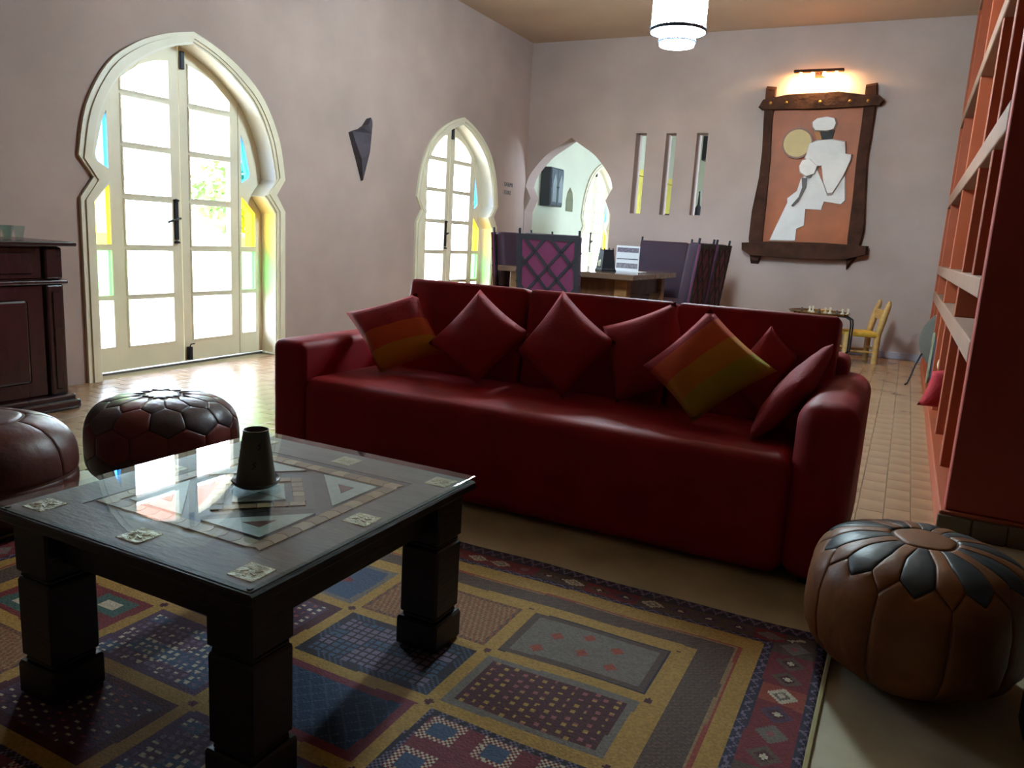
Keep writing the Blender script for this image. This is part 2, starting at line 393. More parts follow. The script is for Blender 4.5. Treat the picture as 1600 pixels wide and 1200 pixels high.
for x0, x1 in ((-2.20, -1.552), (-1.538, -.858), (-.845, -.205)):
    bm = B(); mx = Matrix.Translation((0, 3.24, .40)) @ Matrix.Rotation(math.radians(-9), 4, 'X')
    box(bm, x0, x1, -.085, .085, 0, .458, .022, 3, mx)
    at(sofa, bm, 'back_cushion', REDL, smooth=45)
for sx in (-2.43, -.165):
    for sy in (2.68, 3.42):
        bm = B(); box(bm, sx-.03, sx+.03, sy-.03, sy+.03, 0, .014); at(sofa, bm, 'glide', IRON)
PIL = dict(
 p1=[(-2.425, 3.01, 0.685), (-2.105, 3.15, 0.80), (-1.9, 3.11, 0.535), (-2.13, 2.90, 0.436)],
 p2=[(-1.74, 3.12, 0.849), (-1.437, 3.05, 0.683), (-1.655, 2.98, 0.437), (-1.966, 3.05, 0.581)],
 p3=[(-1.326, 3.12, 0.877), (-1.041, 3.05, 0.688), (-1.238, 2.98, 0.433), (-1.51, 3.05, 0.595)],
 p4=[(-1.131, 3.12, 0.74), (-0.831, 3.14, 0.87), (-0.697, 3.06, 0.578), (-1.015, 3.03, 0.433)],
 p5=[(-0.666, 3.04, 0.864), (-0.381, 2.97, 0.662), (-0.649, 2.86, 0.445), (-0.89, 2.95, 0.622)],
 p6=[(-0.449, 3.16, 0.81), (-0.33, 3.15, 0.70), (-0.44, 3.1, 0.455), (-0.609, 3.12, 0.587)],
 p7=[(-0.275, 2.79, 0.655), (-0.205, 3.13, 0.782), (-0.40, 3.12, 0.455), (-0.425, 2.77, 0.435)])
LBL = dict(p1='red, orange and mustard striped pillow leaning on the arm of the red sofa', p2='plain red pillow balanced on its corner beside the mustard striped pillow',
 p3='plain red pillow on its corner in the middle of the sofa', p4='plain red pillow standing square, half behind the olive striped pillow',
 p5='pillow striped red, orange, mustard and olive on the sofa', p6='plain dark red pillow tucked behind the olive striped pillow', p7='plain red pillow leaning sideways on the rounded sofa arm')
FAB = [REDF, ORAF, MUSF, OLIF]
for k, c in PIL.items():
    bm = B(); b = None; ms = [REDF]; cc = c
    if k == 'p1': b, ms = [(.43, 0), (.70, 1), (1, 2)], FAB
    if k == 'p5': cc, b, ms = [c[3], c[0], c[1], c[2]], [(.16, 0), (.46, 1), (.74, 2), (1, 3)], FAB
    pillow(bm, cc, {'p7': .055, 'p6': .035}.get(k, .062), bands=b)
    base = sum((Vector(p) for p in c), Vector())/4; base.z = min(p[2] for p in c)
    bmesh.ops.translate(bm, verts=bm.verts[:], vec=-base)
    tag(obj('throw_pillow', bm, ms, loc=base, smooth='all'), LBL[k], 'pillow', 'throw pillows on the sofa')

# ------------------------------------------------------------------ rug
def rug():
    X0, X1, Y0, Y1 = -2.585, -.058, -.32, 2.29
    nx, ny = 420, 430
    C = {k: lin(v) for k, v in dict(navy='2a2238', navy2='34304a', red='6e2026', red2='8a3a2a', gold='a07a36', brown='4e3a32', brown2='5c473b', cream='a89a78', maroon='45151c', grey='6b6058', blue='1f3350',
        crim='6d2733', mauve='6b5a70', green='3c5750', pink='8a4a4c', pale='b9ab93', dk='231a26', purple='4c3248', orange='7e4a2c', slate='3c4a63', tan='8a6a48').items()}
    sx = [0, .034, .145, .173, .218, .328, .365]; sy = [0, .058, .125, .146, .212, .288, .325]
    def band(d, t):
        for k in range(6):
            if d < t[k+1]: return k+(d-t[k])/(t[k+1]-t[k])
        return 6.0
    gx = [-2.22+.4475*i for i in range(5)]; gy = [.005+.2805*i for i in range(8)]
    def h(i, j): return random.Random(i*7349+j*911).random()
    des = {(0, 0): 'flower', (0, 1): 'dots', (0, 2): 'sq', (1, 0): 'rib', (1, 1): 'grid', (1, 2): 'blue', (1, 3): 'check', (2, 0): 'mix', (2, 1): 'pdots', (2, 2): 'check', (2, 3): 'pdots',
           (3, 0): 'flower', (3, 1): 'lines', (3, 2): 'gsq', (3, 3): 'rib', (0, 3): 'blue'}
    kinds = ['flower', 'dots', 'sq', 'rib', 'grid', 'blue', 'check', 'pdots']
    def cell(i, j, a, b, x, y):        # a, b in 0..1 across the patch
        k = des.get((i, j)) or kinds[(i*3+j*5) % 8]
        e = min(a, 1-a)*.40; e = min(e, min(b, 1-b)*.25)
        if k == 'flower':
            if e < .024: return C['brown'] if e > .004 else C['dk']
            for fx, fy in ((.3, .35), (.5, .6), (.72, .4), (.28, .72), (.78, .75), (.52, .25)):
                if abs(a-fx)*.4*1.1+abs(b-fy)*.25 < .022: return C['red2']
            return C['grey']
        if k == 'dots':
            if e < .022: return C['grey']
            u, v = (a*15) % 1, (b*9+.5*(int(a*15) % 2)) % 1
            if abs(u-.5) < .2 and abs(v-.5) < .2: return C['gold'] if h(int(a*15), int(b*9)) > .4 else C['pink']
            return C['maroon']
        if k == 'sq':
            if e < .022: return C['dk'] if (a*40+b*20) % 1 < .7 else C['mauve']
            u, v = abs(((a*3) % 1)-.5), abs(((b*2) % 1)-.5)
            if max(u, v) < .2: return C['slate']
            if max(u, v) < .33: return C['pale'] if ((a*33) % 1 < .5) ^ ((b*20) % 1 < .5) else C['red']
            return C['crim']
        if k == 'rib':
            return C['orange'] if (a*26+b*6) % 1 < .55 else C['tan'] if e > .012 else C['brown']
        if k == 'grid':
            if e < .026: return C['dk'] if (a*24+b*14) % 1 < .8 else C['slate']
            u, v = (a*18) % 1, (b*11) % 1
            if u < .25 or v < .28: return C['dk']
            return C['slate'] if h(int(a*18/3), int(b*11/2)) > .7 else C['mauve']
        if k == 'blue':
            if e < .026: return C['crim']
            u = (a*9+b*5) % 1; v = (a*9-b*5) % 1
            return C['slate'] if u < .12 or v < .12 else C['blue']
        if k == 'check':
            if e < .02: return C['purple']
            u, v = (a*17+b*3) % 1, (b*11-a*2) % 1
            if u < .55 and v < .55: return C['pale'] if h(int(a*17), int(b*11)) > .65 else C['mauve']
            return C['slate'] if h(int(a*5), int(b*4)) > .45 else C['purple']
        if k == 'pdots':
            if e < .026: return C['maroon']
            u, v = (a*14) % 1, (b*10+.5*(int(a*14) % 2)) % 1
            return (C['pale'] if h(int(a*14), int(b*10)) > .5 else C['pink']) if abs(u-.5) < .2 and abs(v-.5) < .2 else C['purple']
        if k == 'lines':
            return C['purple'] if e < .02 else C['tan'] if (a*9) % 1 < .1 else C['pink']
        if k == 'gsq':
            u, v = abs(((a*2) % 1)-.5), abs(((b*2) % 1)-.5)
            return C['pale'] if max(u, v) < .15 else C['green'] if max(u, v) < .34 else C['red']
        if k == 'mix':
            return C['red'] if abs(a-.5)+abs(b-.5) < .3 else C['slate'] if e > .02 else C['grey']
        return C['red']
    def color(x, y):
        x2 = x+.010*math.sin(y*2.3+.5); y2 = y+.006*math.sin(x*3.1)
        dl, dr, dn, df = x2-X0, X1-x2, y2-Y0, Y1-y2
        bs = min(band(max(dl, 0), sx), band(max(dr, 0), sx)); bf = min(band(max(dn, 0), sy), band(max(df, 0), sy))
        b = min(bs, bf); along = y2 if bs <= bf else x2
        f = b-int(b)
        if b < 1 or 2 <= b < 3:
            z = abs(((along*26) % 1)-.5)*2
            return C['mauve'] if abs(z*.6+.2-f) < .13 else C['navy']
        if b < 2:
            q = along/.088; u = abs((q % 1)-.5)*2; v = abs(f-.5)*2; r = h(int(math.floor(q)), 3)
            if u*.8+v < .22: return C['pale'] if r > .5 else C['pink']
            if u*.8+v < .40 and r > .25: return C['maroon'] if r > .6 else C['grey']
            if u*.8+v < .72: return (C['grey'], C['red'], C['pale'], C['brown2'], C['purple'])[int(r*5)]
            r2 = h(int(math.floor(q)), 5)
            return C['red'] if r2 > .45 else C['red2'] if r2 > .25 else C['brown']
        if b < 4: return C['gold']
        if b < 5:
            if f < .10: return C['red2']
            if f < .16: return C['tan']
            return C['brown'] if (along*70+f*5) % 1 > .3 else C['brown2']
        if b < 6: return C['gold']
        i = max(0, min(3, int((-.43-x2)/.4475))); j = max(0, min(6, int((1.9685-y2)/.2805)))
        a = ((-.43-x2)/.4475)-i; c = ((1.9685-y2)/.2805)-j
        du, dv = min(a, 1-a)*.4475, min(c, 1-c)*.2805
        if du*du+dv*dv < .011**2: return C['maroon']
        if du < .019 or dv < .019: return C['gold']
        return cell(i, j, (a*.4475-.019)/(.4475-.038), (c*.2805-.019)/(.2805-.038), x2, y2)
    def hz(x, y): return .007+.0022*math.sin(x*5.1+1)*math.sin(y*6.3)+.0015*math.sin(x*13+y*9)
    vs, fs, cols = [], [], []
    for j in range(ny+1):
        y = Y0+(Y1-Y0)*j/ny
        for i in range(nx+1):
            x = X0+(X1-X0)*i/nx; edge = min(i, j, nx-i, ny-j)
            vs.append((x, y, hz(x, y) if edge > 0 else .0005))
    for j in range(ny):
        for i in range(nx):
            a = j*(nx+1)+i; fs.append((a, a+1, a+nx+2, a+nx+1))
            x = X0+(X1-X0)*(i+.5)/nx; y = Y0+(Y1-Y0)*(j+.5)/ny
            c = color(x, y); k = .82+.36*random.random(); cols.append(tuple(q*k for q in c))
    me = bpy.data.meshes.new('rug'); me.from_pydata(vs, [], fs)
    at_ = me.color_attributes.new('weave', 'FLOAT_COLOR', 'CORNER')
    buf = []
    for c in cols: buf += [c[0], c[1], c[2], 1.0]*4
    at_.data.foreach_set('color', buf)
    m = bpy.data.materials.new('woven_wool'); m.use_nodes = True; nt = m.node_tree; p = nt.nodes['Principled BSDF']
    vc = nt.nodes.new('ShaderNodeVertexColor'); vc.layer_name = 'weave'
    hs = nt.nodes.new('ShaderNodeHueSaturation'); hs.inputs['Value'].default_value = 1.0; hs.inputs['Saturation'].default_value = 0.98
    nt.links.new(vc.outputs[0], hs.inputs['Color']); nt.links.new(hs.outputs[0], p.inputs['Base Color'])
    p.inputs['Roughness'].default_value = .8; p.inputs['Specular IOR Level'].default_value = .3
    tc = nt.nodes.new('ShaderNodeTexCoord'); n = nt.nodes.new('ShaderNodeTexNoise'); n.inputs['Scale'].default_value = 160; n.inputs['Detail'].default_value = 3
    bp = nt.nodes.new('ShaderNodeBump'); bp.inputs['Strength'].default_value = .45; bp.inputs['Distance'].default_value = .006
    nt.links.new(tc.outputs['Object'], n.inputs['Vector']); nt.links.new(n.outputs['Fac'], bp.inputs['Height']); nt.links.new(bp.outputs[0], p.inputs['Normal'])
    me.materials.append(m); me.polygons.foreach_set('use_smooth', [True]*len(fs))
    r = thing('rug', 'patchwork patterned woven rug with gold grid under the coffee table', 'rug')
    o = bpy.data.objects.new('weave', me); COL.objects.link(o); o.parent = r
    for xe in (X0-.008, X1+.008):        # bound side edges
        bm = B(); s = 1 if xe > -1 else -1
        pts = [(xe+.003*math.sin(y*3), y, .005) for y in [Y0+(Y1-Y0)*k/30 for k in range(31)]]
        tube(bm, pts, .007, 6); obj('binding', bm, mat('rug_binding', '9c8f62', .8, var=.1), r, smooth=True)
rug()

# ------------------------------------------------------------------ coffee table
ct = thing('coffee_table', 'square black wooden coffee table with glass over inlaid top', 'table', (-1.328, 1.332, 0))
def L(bm, name, m, parent=None, smooth=False): return obj(name, bm, m, parent or ct, smooth=smooth)
HX, HY = .378, .402
for sx in (-1, 1):
    for sy in (-1, 1):
        bm = B(); cx, cy = sx*(HX-.082), sy*(HY-.082)
        for a, z0, z1 in ((.064, .008, .088), (.053, .085, .102), (.0575, .10, .292), (.053, .29, .306), (.0585, .304, .432)):
            box(bm, cx-a, cx+a, cy-a, cy+a, z0, z1, .006, 1)
        L(bm, 'leg', DWOOD)
for sx, sy in ((1, 0), (-1, 0), (0, 1), (0, -1)):
    bm = B()
    if sx: box(bm, sx*(HX-.075)-.012, sx*(HX-.075)+.012, -HY+.13, HY-.13, .335, .43, .003, 1)
    else: box(bm, -HX+.13, HX-.13, sy*(HY-.075)-.012, sy*(HY-.075)+.012, .335, .43, .003, 1)
    L(bm, 'apron', DWOOD)
bm = B(); box(bm, -HX, HX, -HY, HY, .428, .452, .004, 1); topo = L(bm, 'table_top', [DWOOD])
bm = B()
for a, b, c, d in ((-HX+.01, HX-.01, -HY+.01, -HY+.125), (-HX+.01, HX-.01, HY-.125, HY-.01), (-HX+.01, -HX+.12, -HY+.125, HY-.125), (HX-.12, HX-.01, -HY+.125, HY-.125)): box(bm, a, b, c, d, .4515, .4535)
L(bm, 'carved_border', TOPW, topo)
PLATE = mat('embossed_brass', 'a89a78', .35, metal=.55, bump=.8, bscale=55)
for sx, sy in ((-1, -1), (1, -1), (1, 1), (-1, 1), (0, -1), (0, 1), (1, 0), (-1, 0)):
    bm = B(); box(bm, sx*(HX-.068)-.032, sx*(HX-.068)+.032, sy*(HY-.072)-.032, sy*(HY-.072)+.032, .4525, .4555, .001, 1)
    for k in range(6):
        a = k*PI/3; tube(bm, [(sx*(HX-.068)+.008*math.cos(a), sy*(HY-.072)+.008*math.sin(a), .4555), (sx*(HX-.068)+.022*math.cos(a+.5), sy*(HY-.072)+.022*math.sin(a+.5), .4555)], .0022, 5)
    L(bm, 'embossed_plate', PLATE, topo)
TAN = [mat('tan_bone_%d' % k, c, .45, var=.12, scale=30) for k, c in enumerate(('a8855a', '96744a', 'b6966a', '8a6c4c'))]
BONE = mat('white_bone', 'b9bdb4', .4, var=.10, scale=60, bump=.1)
DARKB = mat('ebony', '241e1c', .4); REDB = mat('red_bone', '7a4038', .5)
def tilep(poly, m, name, z0=.4512, z1=.4548):
    bm = B(); prism(bm, poly, lambda p: (p[0], p[1], z0), lambda p: (p[0], p[1], z1)); return L(bm, name, m, topo)
A = .250; n = 11; wt = .036
for side in range(4):
    ca, sa = [(1, 0), (0, 1), (-1, 0), (0, -1)][side]
    R2 = lambda p, ca=ca, sa=sa: (p[0]*ca-p[1]*sa, p[0]*sa+p[1]*ca)
    for k in range(n):
        u0 = -A+(2*A-wt)*k/n; u1 = -A+(2*A-wt)*(k+1)/n-.002; sk = .007
        tilep([R2((u0, -A)), R2((u1, -A)), R2((u1+sk, -A+wt/2)), R2((u1, -A+wt)), R2((u0, -A+wt)), R2((u0+sk, -A+wt/2))], TAN[(k*3+side) % 4], 'tan_tile')
    # corner triangle of white bone pieces with a small red one
    c = A-wt-.012; q = c*.86
    tri = [(c, -c), (c, -c+q), (c-q, -c)]
    g = (sum(p[0] for p in tri)/3, sum(p[1] for p in tri)/3)
    mids = [((tri[i][0]+tri[(i+1) % 3][0])/2, (tri[i][1]+tri[(i+1) % 3][1])/2) for i in range(3)]
    sm_ = [(g[0]+(p[0]-g[0])*.30, g[1]+(p[1]-g[1])*.30) for p in tri]
    for i in range(3):
        j = (i+1) % 3; gap = lambda p, f=.988: (g[0]+(p[0]-g[0])*f, g[1]+(p[1]-g[1])*f)
        tilep([R2(gap(tri[i])), R2(gap(mids[i])), R2(gap(tri[j])), R2(sm_[j]), R2(sm_[i])], BONE, 'bone_tile')
    tilep([R2((g[0]+(p[0]-g[0])*.27, g[1]+(p[1]-g[1])*.27)) for p in tri], REDB, 'red_tile')
    # diamond: tan strip pieces parallel to the diagonals
    for k in range(5):
        a0, a1 = -.0775+.0365*k, -.0775+.0365*(k+1)-.002
        D = lambda u, v: R2(((u+v)*.7071, (u-v)*.7071))
        tilep([D(a0, .105), D(a1, .105), D(a1, .078), D(a0, .078)], TAN[(k+side) % 4], 'tan_tile')
    D = lambda u, v: R2(((u+v)*.7071, (u-v)*.7071))
    tilep([D(-.06, .06), D(0, .06), D(.058, .06), D(.002, .004), D(-.002, .004)], BONE, 'bone_tile')
for s in (.128,):
    tilep([(0, -s*1.414), (s*1.414, 0), (0, s*1.414), (-s*1.414, 0)], DARKB, 'ebony_panel', .4508, .4522)
tilep(rect(-A-.012, A+.012, -A-.012, A+.012), DARKB, 'ebony_ground', .4505, .4517)
bm = B(); box(bm, -HX+.002, HX-.002, -HY+.002, HY-.002, .4562, .466, .003, 2); L(bm, 'glass_sheet', glassmat('table_glass', (.90, .95, .95)))
bm = B()
for sx in (-1, 1):
    for sy in (-1, 1): lathe(bm, [(.006, .4515), (.006, .4565)], sx*(HX-.02), sy*(HY-.02), 0, 8)
L(bm, 'glass_pad', DARKB)

CLAY = mat('glazed_clay', '564e3e', .4, col2='463e33', scale=14, bump=.05)
v = thing('candle_cone', 'brown clay cone lantern on saucer in the centre of coffee table', 'candle holder', (-1.35, 1.345, .466))
bm = B(); lathe(bm, [(0, 0), (.042, 0), (.052, .006), (.058, .014), (.056, .017), (.046, .009), (0, .007)], n=32); obj('saucer', bm, CLAY, v, smooth=50)
bm = B(); lathe(bm, [(.047, .008), (.046, .02), (.030, .135), (.031, .14), (.028, .141), (.026, .135), (.041, .02)], n=32, cap=False); obj('cone', bm, CLAY, v, smooth=50)
bm = B()
for k, (a, zz) in enumerate([(-2.75, .05), (-2.75, .075), (-2.7, .10), (-.55, .105), (-.9, .06), (2.2, .06)]):
    r = .046-(zz-.02)*.139+.0004; c = Vector((r*math.cos(a), r*math.sin(a), zz)); tx = Vector((-math.sin(a), math.cos(a), 0))
    for p, q in (((-.004, -.008), (.004, .0)), ((.004, 0), (-.003, .003)), ((-.003, .003), (.004, .009))):
        tube(bm, [c+tx*p[0]+Vector((0, 0, p[1])), c+tx*q[0]+Vector((0, 0, q[1]))], .0012, 5)
obj('cut_mark', bm, mat('cut_dark', '17120e', .8), v)

# ------------------------------------------------------------------ leather poufs
def pouf_surface(R, H, e=3.1):
    P = []
    for k in range(201):
        t = PI*k/200; s, c = math.sin(t), math.cos(t)
        P.append((R*abs(s)**(2/e), H/2+H/2*math.copysign(abs(c)**(2/e), c)))
    S = [0]
    for a, b in zip(P, P[1:]): S.append(S[-1]+math.hypot(b[0]-a[0], b[1]-a[1]))
    T = S[-1]
    def f(th, s, off=0):
        s = max(0, min(1, s))*T; lo = 0; hi = 200
        while hi-lo > 1:
            m = (lo+hi)//2
            if S[m] <= s: lo = m
            else: hi = m
        q = (s-S[lo])/max(1e-9, S[hi]-S[lo]); r = P[lo][0]+(P[hi][0]-P[lo][0])*q; z = P[lo][1]+(P[hi][1]-P[lo][1])*q
        dr, dz = P[hi][0]-P[lo][0], P[hi][1]-P[lo][1]; l = math.hypot(dr, dz) or 1
        r += off*(-dz/l); z += off*(dr/l)
        lump = .006*math.sin(3*th+1)*math.sin(PI*s/T)+.004*math.sin(5*th+s*9)
        return Vector(((r+lump*min(1, r*8))*math.cos(th), (r+lump*min(1, r*8))*math.sin(th), z))
    return f
def pouf(label, loc, R, H, layout, rz=0):
    t = thing('leather_pouf', label, 'pouf', loc, rz)
    f = pouf_surface(R, H)
    bm = B(); n, m = 40, 22; rows = []
    for j in range(m+1):
        rows.append([bm.verts.new(f(2*PI*i/n, j/m, -.0035)) for i in range(n)])
    for a, b in zip(rows, rows[1:]):
        for i in range(n):
            try: bm.faces.new((a[i], b[i], b[(i+1) % n], a[(i+1) % n]))
            except ValueError: pass
    bmesh.ops.remove_doubles(bm, verts=bm.verts[:], dist=1e-4); bmesh.ops.recalc_face_normals(bm, faces=bm.faces[:])
    obj('seam_body', bm, mat('seam_leather', '553222', .6), t, smooth='all')
    for poly, m_ in layout:
        # densify the outline, then rings towards the centre
        d = []; disc_ = len(poly) >= 18
        for p, q in zip(poly, poly[1:]+([(2*PI, poly[0][1])] if disc_ else poly[:1])):
            k = 3 if disc_ else 6
            d += [(p[0]+(q[0]-p[0])*i/k, p[1]+(q[1]-p[1])*i/k) for i in range(k)]
        cx = sum(p[0] for p in d)/len(d); cs = sum(p[1] for p in d)/len(d)
        disc = len(poly) >= 18
        if disc: cs = 0
        bm = B(); rings = []
        for sc, off in ((.994, -.003), (.965, .0005), (.90, .0018), (.78, .0026), (.62, .003), (.45, .0033), (.25, .0035)):
            rings.append([bm.verts.new(f(p[0] if disc else cx+(p[0]-cx)*sc, cs+(p[1]-cs)*sc, off)) for p in d])
        cv = bm.verts.new(f(cx, cs, .005)); N = len(d)
        for a, b in zip(rings, rings[1:]):
            for i in range(N): bm.faces.new((a[i], a[(i+1) % N], b[(i+1) % N], b[i]))
        for i in range(N): bm.faces.new((rings[-1][i], rings[-1][(i+1) % N], cv))
        bmesh.ops.recalc_face_normals(bm, faces=bm.faces[:])
        ctr = f(cx, cs, .005); bm.faces.ensure_lookup_table(); bm.normal_update()
        if bm.faces[-1].normal.dot(ctr-Vector((0, 0, H/2))) < 0: bmesh.ops.reverse_faces(bm, faces=bm.faces[:])
        obj('leather_panel', bm, m_, t, smooth='all')
    return t
TAN1 = mat('tan_leather', '8a5424', .5, col2='6a3c18', scale=7, bump=.12, bscale=30)
DKL = mat('dark_leather', '33393c', .45, var=.2, bump=.1, bscale=30)
BRL = mat('brown_leather', '5a3028', .45, col2='482420', scale=6, bump=.14, bscale=24)
RDL = mat('russet_leather', '74342c', .45, col2='602a26', scale=6, bump=.14, bscale=24)
GRL = mat('grey_brown_leather', '45383a', .42, var=.15, scale=6, bump=.14, bscale=24)
p10 = 2*PI/10; lay = []
lay.append(([(2*PI*k/20, .095) for k in range(20)], TAN1))
for k in range(10):
    o = k*p10; V = lambda *l: [(o+a*p10, s) for a, s in l]
    lay.append((V((-.22, .10), (.22, .10), (.33, .20), (.27, .30), (0, .345), (-.27, .30), (-.33, .20)), DKL))
    lay.append((V((.22, .10), (.78, .10), (.67, .20), (.73, .30), (.5, .36), (.27, .30), (.33, .20)), TAN1))
    lay.append((V((-.5, .36), (-.27, .30), (0, .345), (.27, .30), (.5, .36), (.5, .9), (-.5, .9)), TAN1))
pouf('round tan leather pouf with dark petals on the bare floor', (.135, 2.235, 0), .275, .375, lay, rz=.25)
p9 = 2*PI/13; lay = [([(2*PI*k/26, .075+.018*(k % 2)) for k in range(26)], GRL)]
for j, s in enumerate((.19, .33, .47, .61, .75, .89)):
    for k in range(13):
        o = (k+.5*(j % 2))*p9
        lay.append(([(o, s-.093), (o+.5*p9, s-.047), (o+.5*p9, s+.047), (o, s+.093), (o-.5*p9, s+.047), (o-.5*p9, s-.047)], (RDL if j == 2 or (j == 1 and k % 3 == 1) or (j == 0 and k % 4 == 2) else GRL)))
pouf('round leather pouf of russet and grey hexagon panels behind the coffee table', (-2.71, 2.177, 0), .298, .365, lay, rz=.1)
lay = [([(2*PI*k/20, .16) for k in range(20)], BRL)]
for k in range(8):
    o = k*2*PI/8; a = PI/8
    lay.append(([(o-a, .17), (o+a, .17), (o+a, .5), (o-a, .5)], BRL)); lay.append(([(o-a, .51), (o+a, .51), (o+a, .9), (o-a, .9)], BRL))
pouf('round plain brown leather pouf beside the hexagon panelled pouf', (-2.79, 1.49, 0), .30, .385, lay)

# ------------------------------------------------------------------ cabinet on the left
cb = thing('cabinet', 'dark polished wooden cabinet with panelled doors left of the glazed door', 'cabinet', (-4.38, 1.95, 0))
def cb_(bm, name, parent=None): return at(cb, bm, name, CABW, parent)
bm = B(); box(bm, -4.64, -4.075, 1.15, 2.745, 0, .055, .02, 3); box(bm, -4.64, -4.10, 1.17, 2.725, .05, .085, .01, 2); cb_(bm, 'plinth')
bm = B(); box(bm, -4.64, -4.15, 1.20, 2.69, .08, .905); body = cb_(bm, 'body')
bm = B(); box(bm, -4.64, -4.085, 1.15, 2.76, .905, .93, .006, 2); cb_(bm, 'cabinet_top')
bm = B(); box(bm, -4.64, -4.115, 1.18, 2.72, .70, .722, .006, 2); cb_(bm, 'moulding')
for y0, y1 in ((1.20, 1.30), (1.90, 1.99), (2.60, 2.70)):
    bm = B(); box(bm, -4.17, -4.125, y0, y1, .085, .70, .012, 2); box(bm, -4.17, -4.125, y0, y1, .725, .90, .012, 2); box(bm, -4.13, -4.118, y0+.03, y1-.03, .12, .66, .004, 1); cb_(bm, 'pilaster')
for y0, y1 in ((1.31, 1.89), (2.0, 2.59)):
    bm = B(); box(bm, -4.16, -4.14, y0, y1, .09, .695, .004, 1); d = cb_(bm, 'cabinet_door')
    bm = B(); box(bm, -4.145, -4.128, y0+.09, y1-.09, .17, .62, .014, 2); cb_(bm, 'raised_panel', d)
    bm = B(); lathe(bm, [(0, 0), (.012, .002), (.012, .012), (0, .016)], n=10); bmesh.ops.rotate(bm, verts=bm.verts[:], matrix=Matrix.Rotation(PI/2, 3, 'Y')); bmesh.ops.translate(bm, verts=bm.verts[:], vec=(-4.142, y0+.04, .42)); cb_(bm, 'knob', d)
    bm = B(); box(bm, -4.16, -4.14, y0, y1, .73, .895, .004, 1); d = cb_(bm, 'drawer')
    bm = B(); box(bm, -4.145, -4.132, y0+.05, y1-.05, .755, .87, .006, 1); cb_(bm, 'raised_panel', d)
CRY = glassmat('crystal', (.86, .93, .92), rough=.05)
for k, (x, y) in enumerate(((-4.2, 2.40), (-4.2, 2.462), (-4.205, 2.524), (-4.27, 2.43), (-4.27, 2.495), (-4.2, 2.338), (-4.27, 2.365))):
    bm = B(); lathe(bm, [(0, 0), (.020, 0), (.021, .006), (.018, .01), (.028, .06), (.029, .075), (.0275, .075), (.0265, .06), (.016, .014), (0, .013)], n=10)
    tag(obj('drinking_glass', bm, CRY, loc=(x, y, .93)), 'small cut crystal glass on top of the dark cabinet', 'glass', 'crystal glasses on the cabinet')

# ------------------------------------------------------------------ left wall pieces
bm = B(); poly = [(5.789, 1.93), (5.85, 1.955), (5.92, 1.975), (5.985, 2.015), (6.045, 2.085), (6.085, 2.065), (6.096, 2.03), (6.077, 1.945), (6.04, 1.78), (5.982, 1.518), (5.90, 1.70), (5.84, 1.82)]
cx, cz = 5.96, 1.86
prism(bm, poly, lambda p: (XW+.002, p[0], p[1]), lambda p: (XW+.085*(1-.5*abs(p[0]-cx)/.15) if p[1] > 1.6 else XW+.03, cx+(p[0]-cx)*.92, p[1]+.01))
sc = tag(obj('wall_sconce', bm, mat('slate_ceramic', '3c3842', .55, var=.3, scale=9)), 'dark pointed horn shaped wall sconce between the two glazed doors', 'wall lamp')
def letters(text, loc, size, label):
    cu = bpy.data.curves.new('t', 'FONT'); cu.body = text; cu.size = size; cu.extrude = .002; cu.space_character = 1.25
    o = bpy.data.objects.new('t', cu); COL.objects.link(o); bpy.context.view_layer.update()
    me = bpy.data.meshes.new_from_object(o.evaluated_get(bpy.context.evaluated_depsgraph_get())); bpy.data.objects.remove(o)
    me.materials.append(mat('letter_grey', '4a5055', .6)); o = bpy.data.objects.new('wall_lettering', me); COL.objects.link(o)
    o.matrix_world = Matrix(((0, 0, 1, loc[0]), (1, 0, 0, loc[1]), (0, 1, 0, loc[2]), (0, 0, 0, 1)))
    return tag(o, label, 'lettering')
letters('SAEMI', (XW+.003, 8.855, 1.705), .075, 'upper line of dark letters on the wall beside the far door')
letters('EIIRE', (XW+.003, 8.86, 1.605), .075, 'lower line of dark letters on the wall beside the far door')

# ------------------------------------------------------------------ dining corner
DT = thing('dining_table', 'heavy square wooden dining table with polished top behind the sofa', 'table', (-3.08, 7.975, 0))
bm = B(); box(bm, -3.82, -2.34, 7.2, 8.75, .735, .79, .006, 2); at(DT, bm, 'table_top', mat('polished_wood', '6e5748', .12, var=.2, scale=3, stretch=(1, 8, 1)))
for x in (-3.72, -2.56):
    for y in (7.3, 8.13 if x < -3 else 8.5):
        bm = B(); box(bm, x, x+.13, y, y+.13, 0, .735, .005, 1); at(DT, bm, 'leg', mat('table_leg_wood', '86603a', .5, var=.25, scale=6, stretch=(1, 1, 5)))
for b in ((-3.7, -2.45, 7.33, 7.36), (-3.7, -2.45, 8.6, 8.63), (-3.68, -3.65, 7.36, 8.6), (-2.5, -2.47, 7.36, 8.6)):
    bm = B(); box(bm, *b, .56, .735, .003, 1); at(DT, bm, 'apron', MWOOD)
PURP = mat('purple_fabric', '2c1428', .75, var=.12, scale=8, bump=.1, bscale=80); BURG = mat('burgundy_fabric', '5c1840', .8, var=.12, scale=8, bump=.1, bscale=80)
STRAP = mat('strap_leather', '16161e', .8)
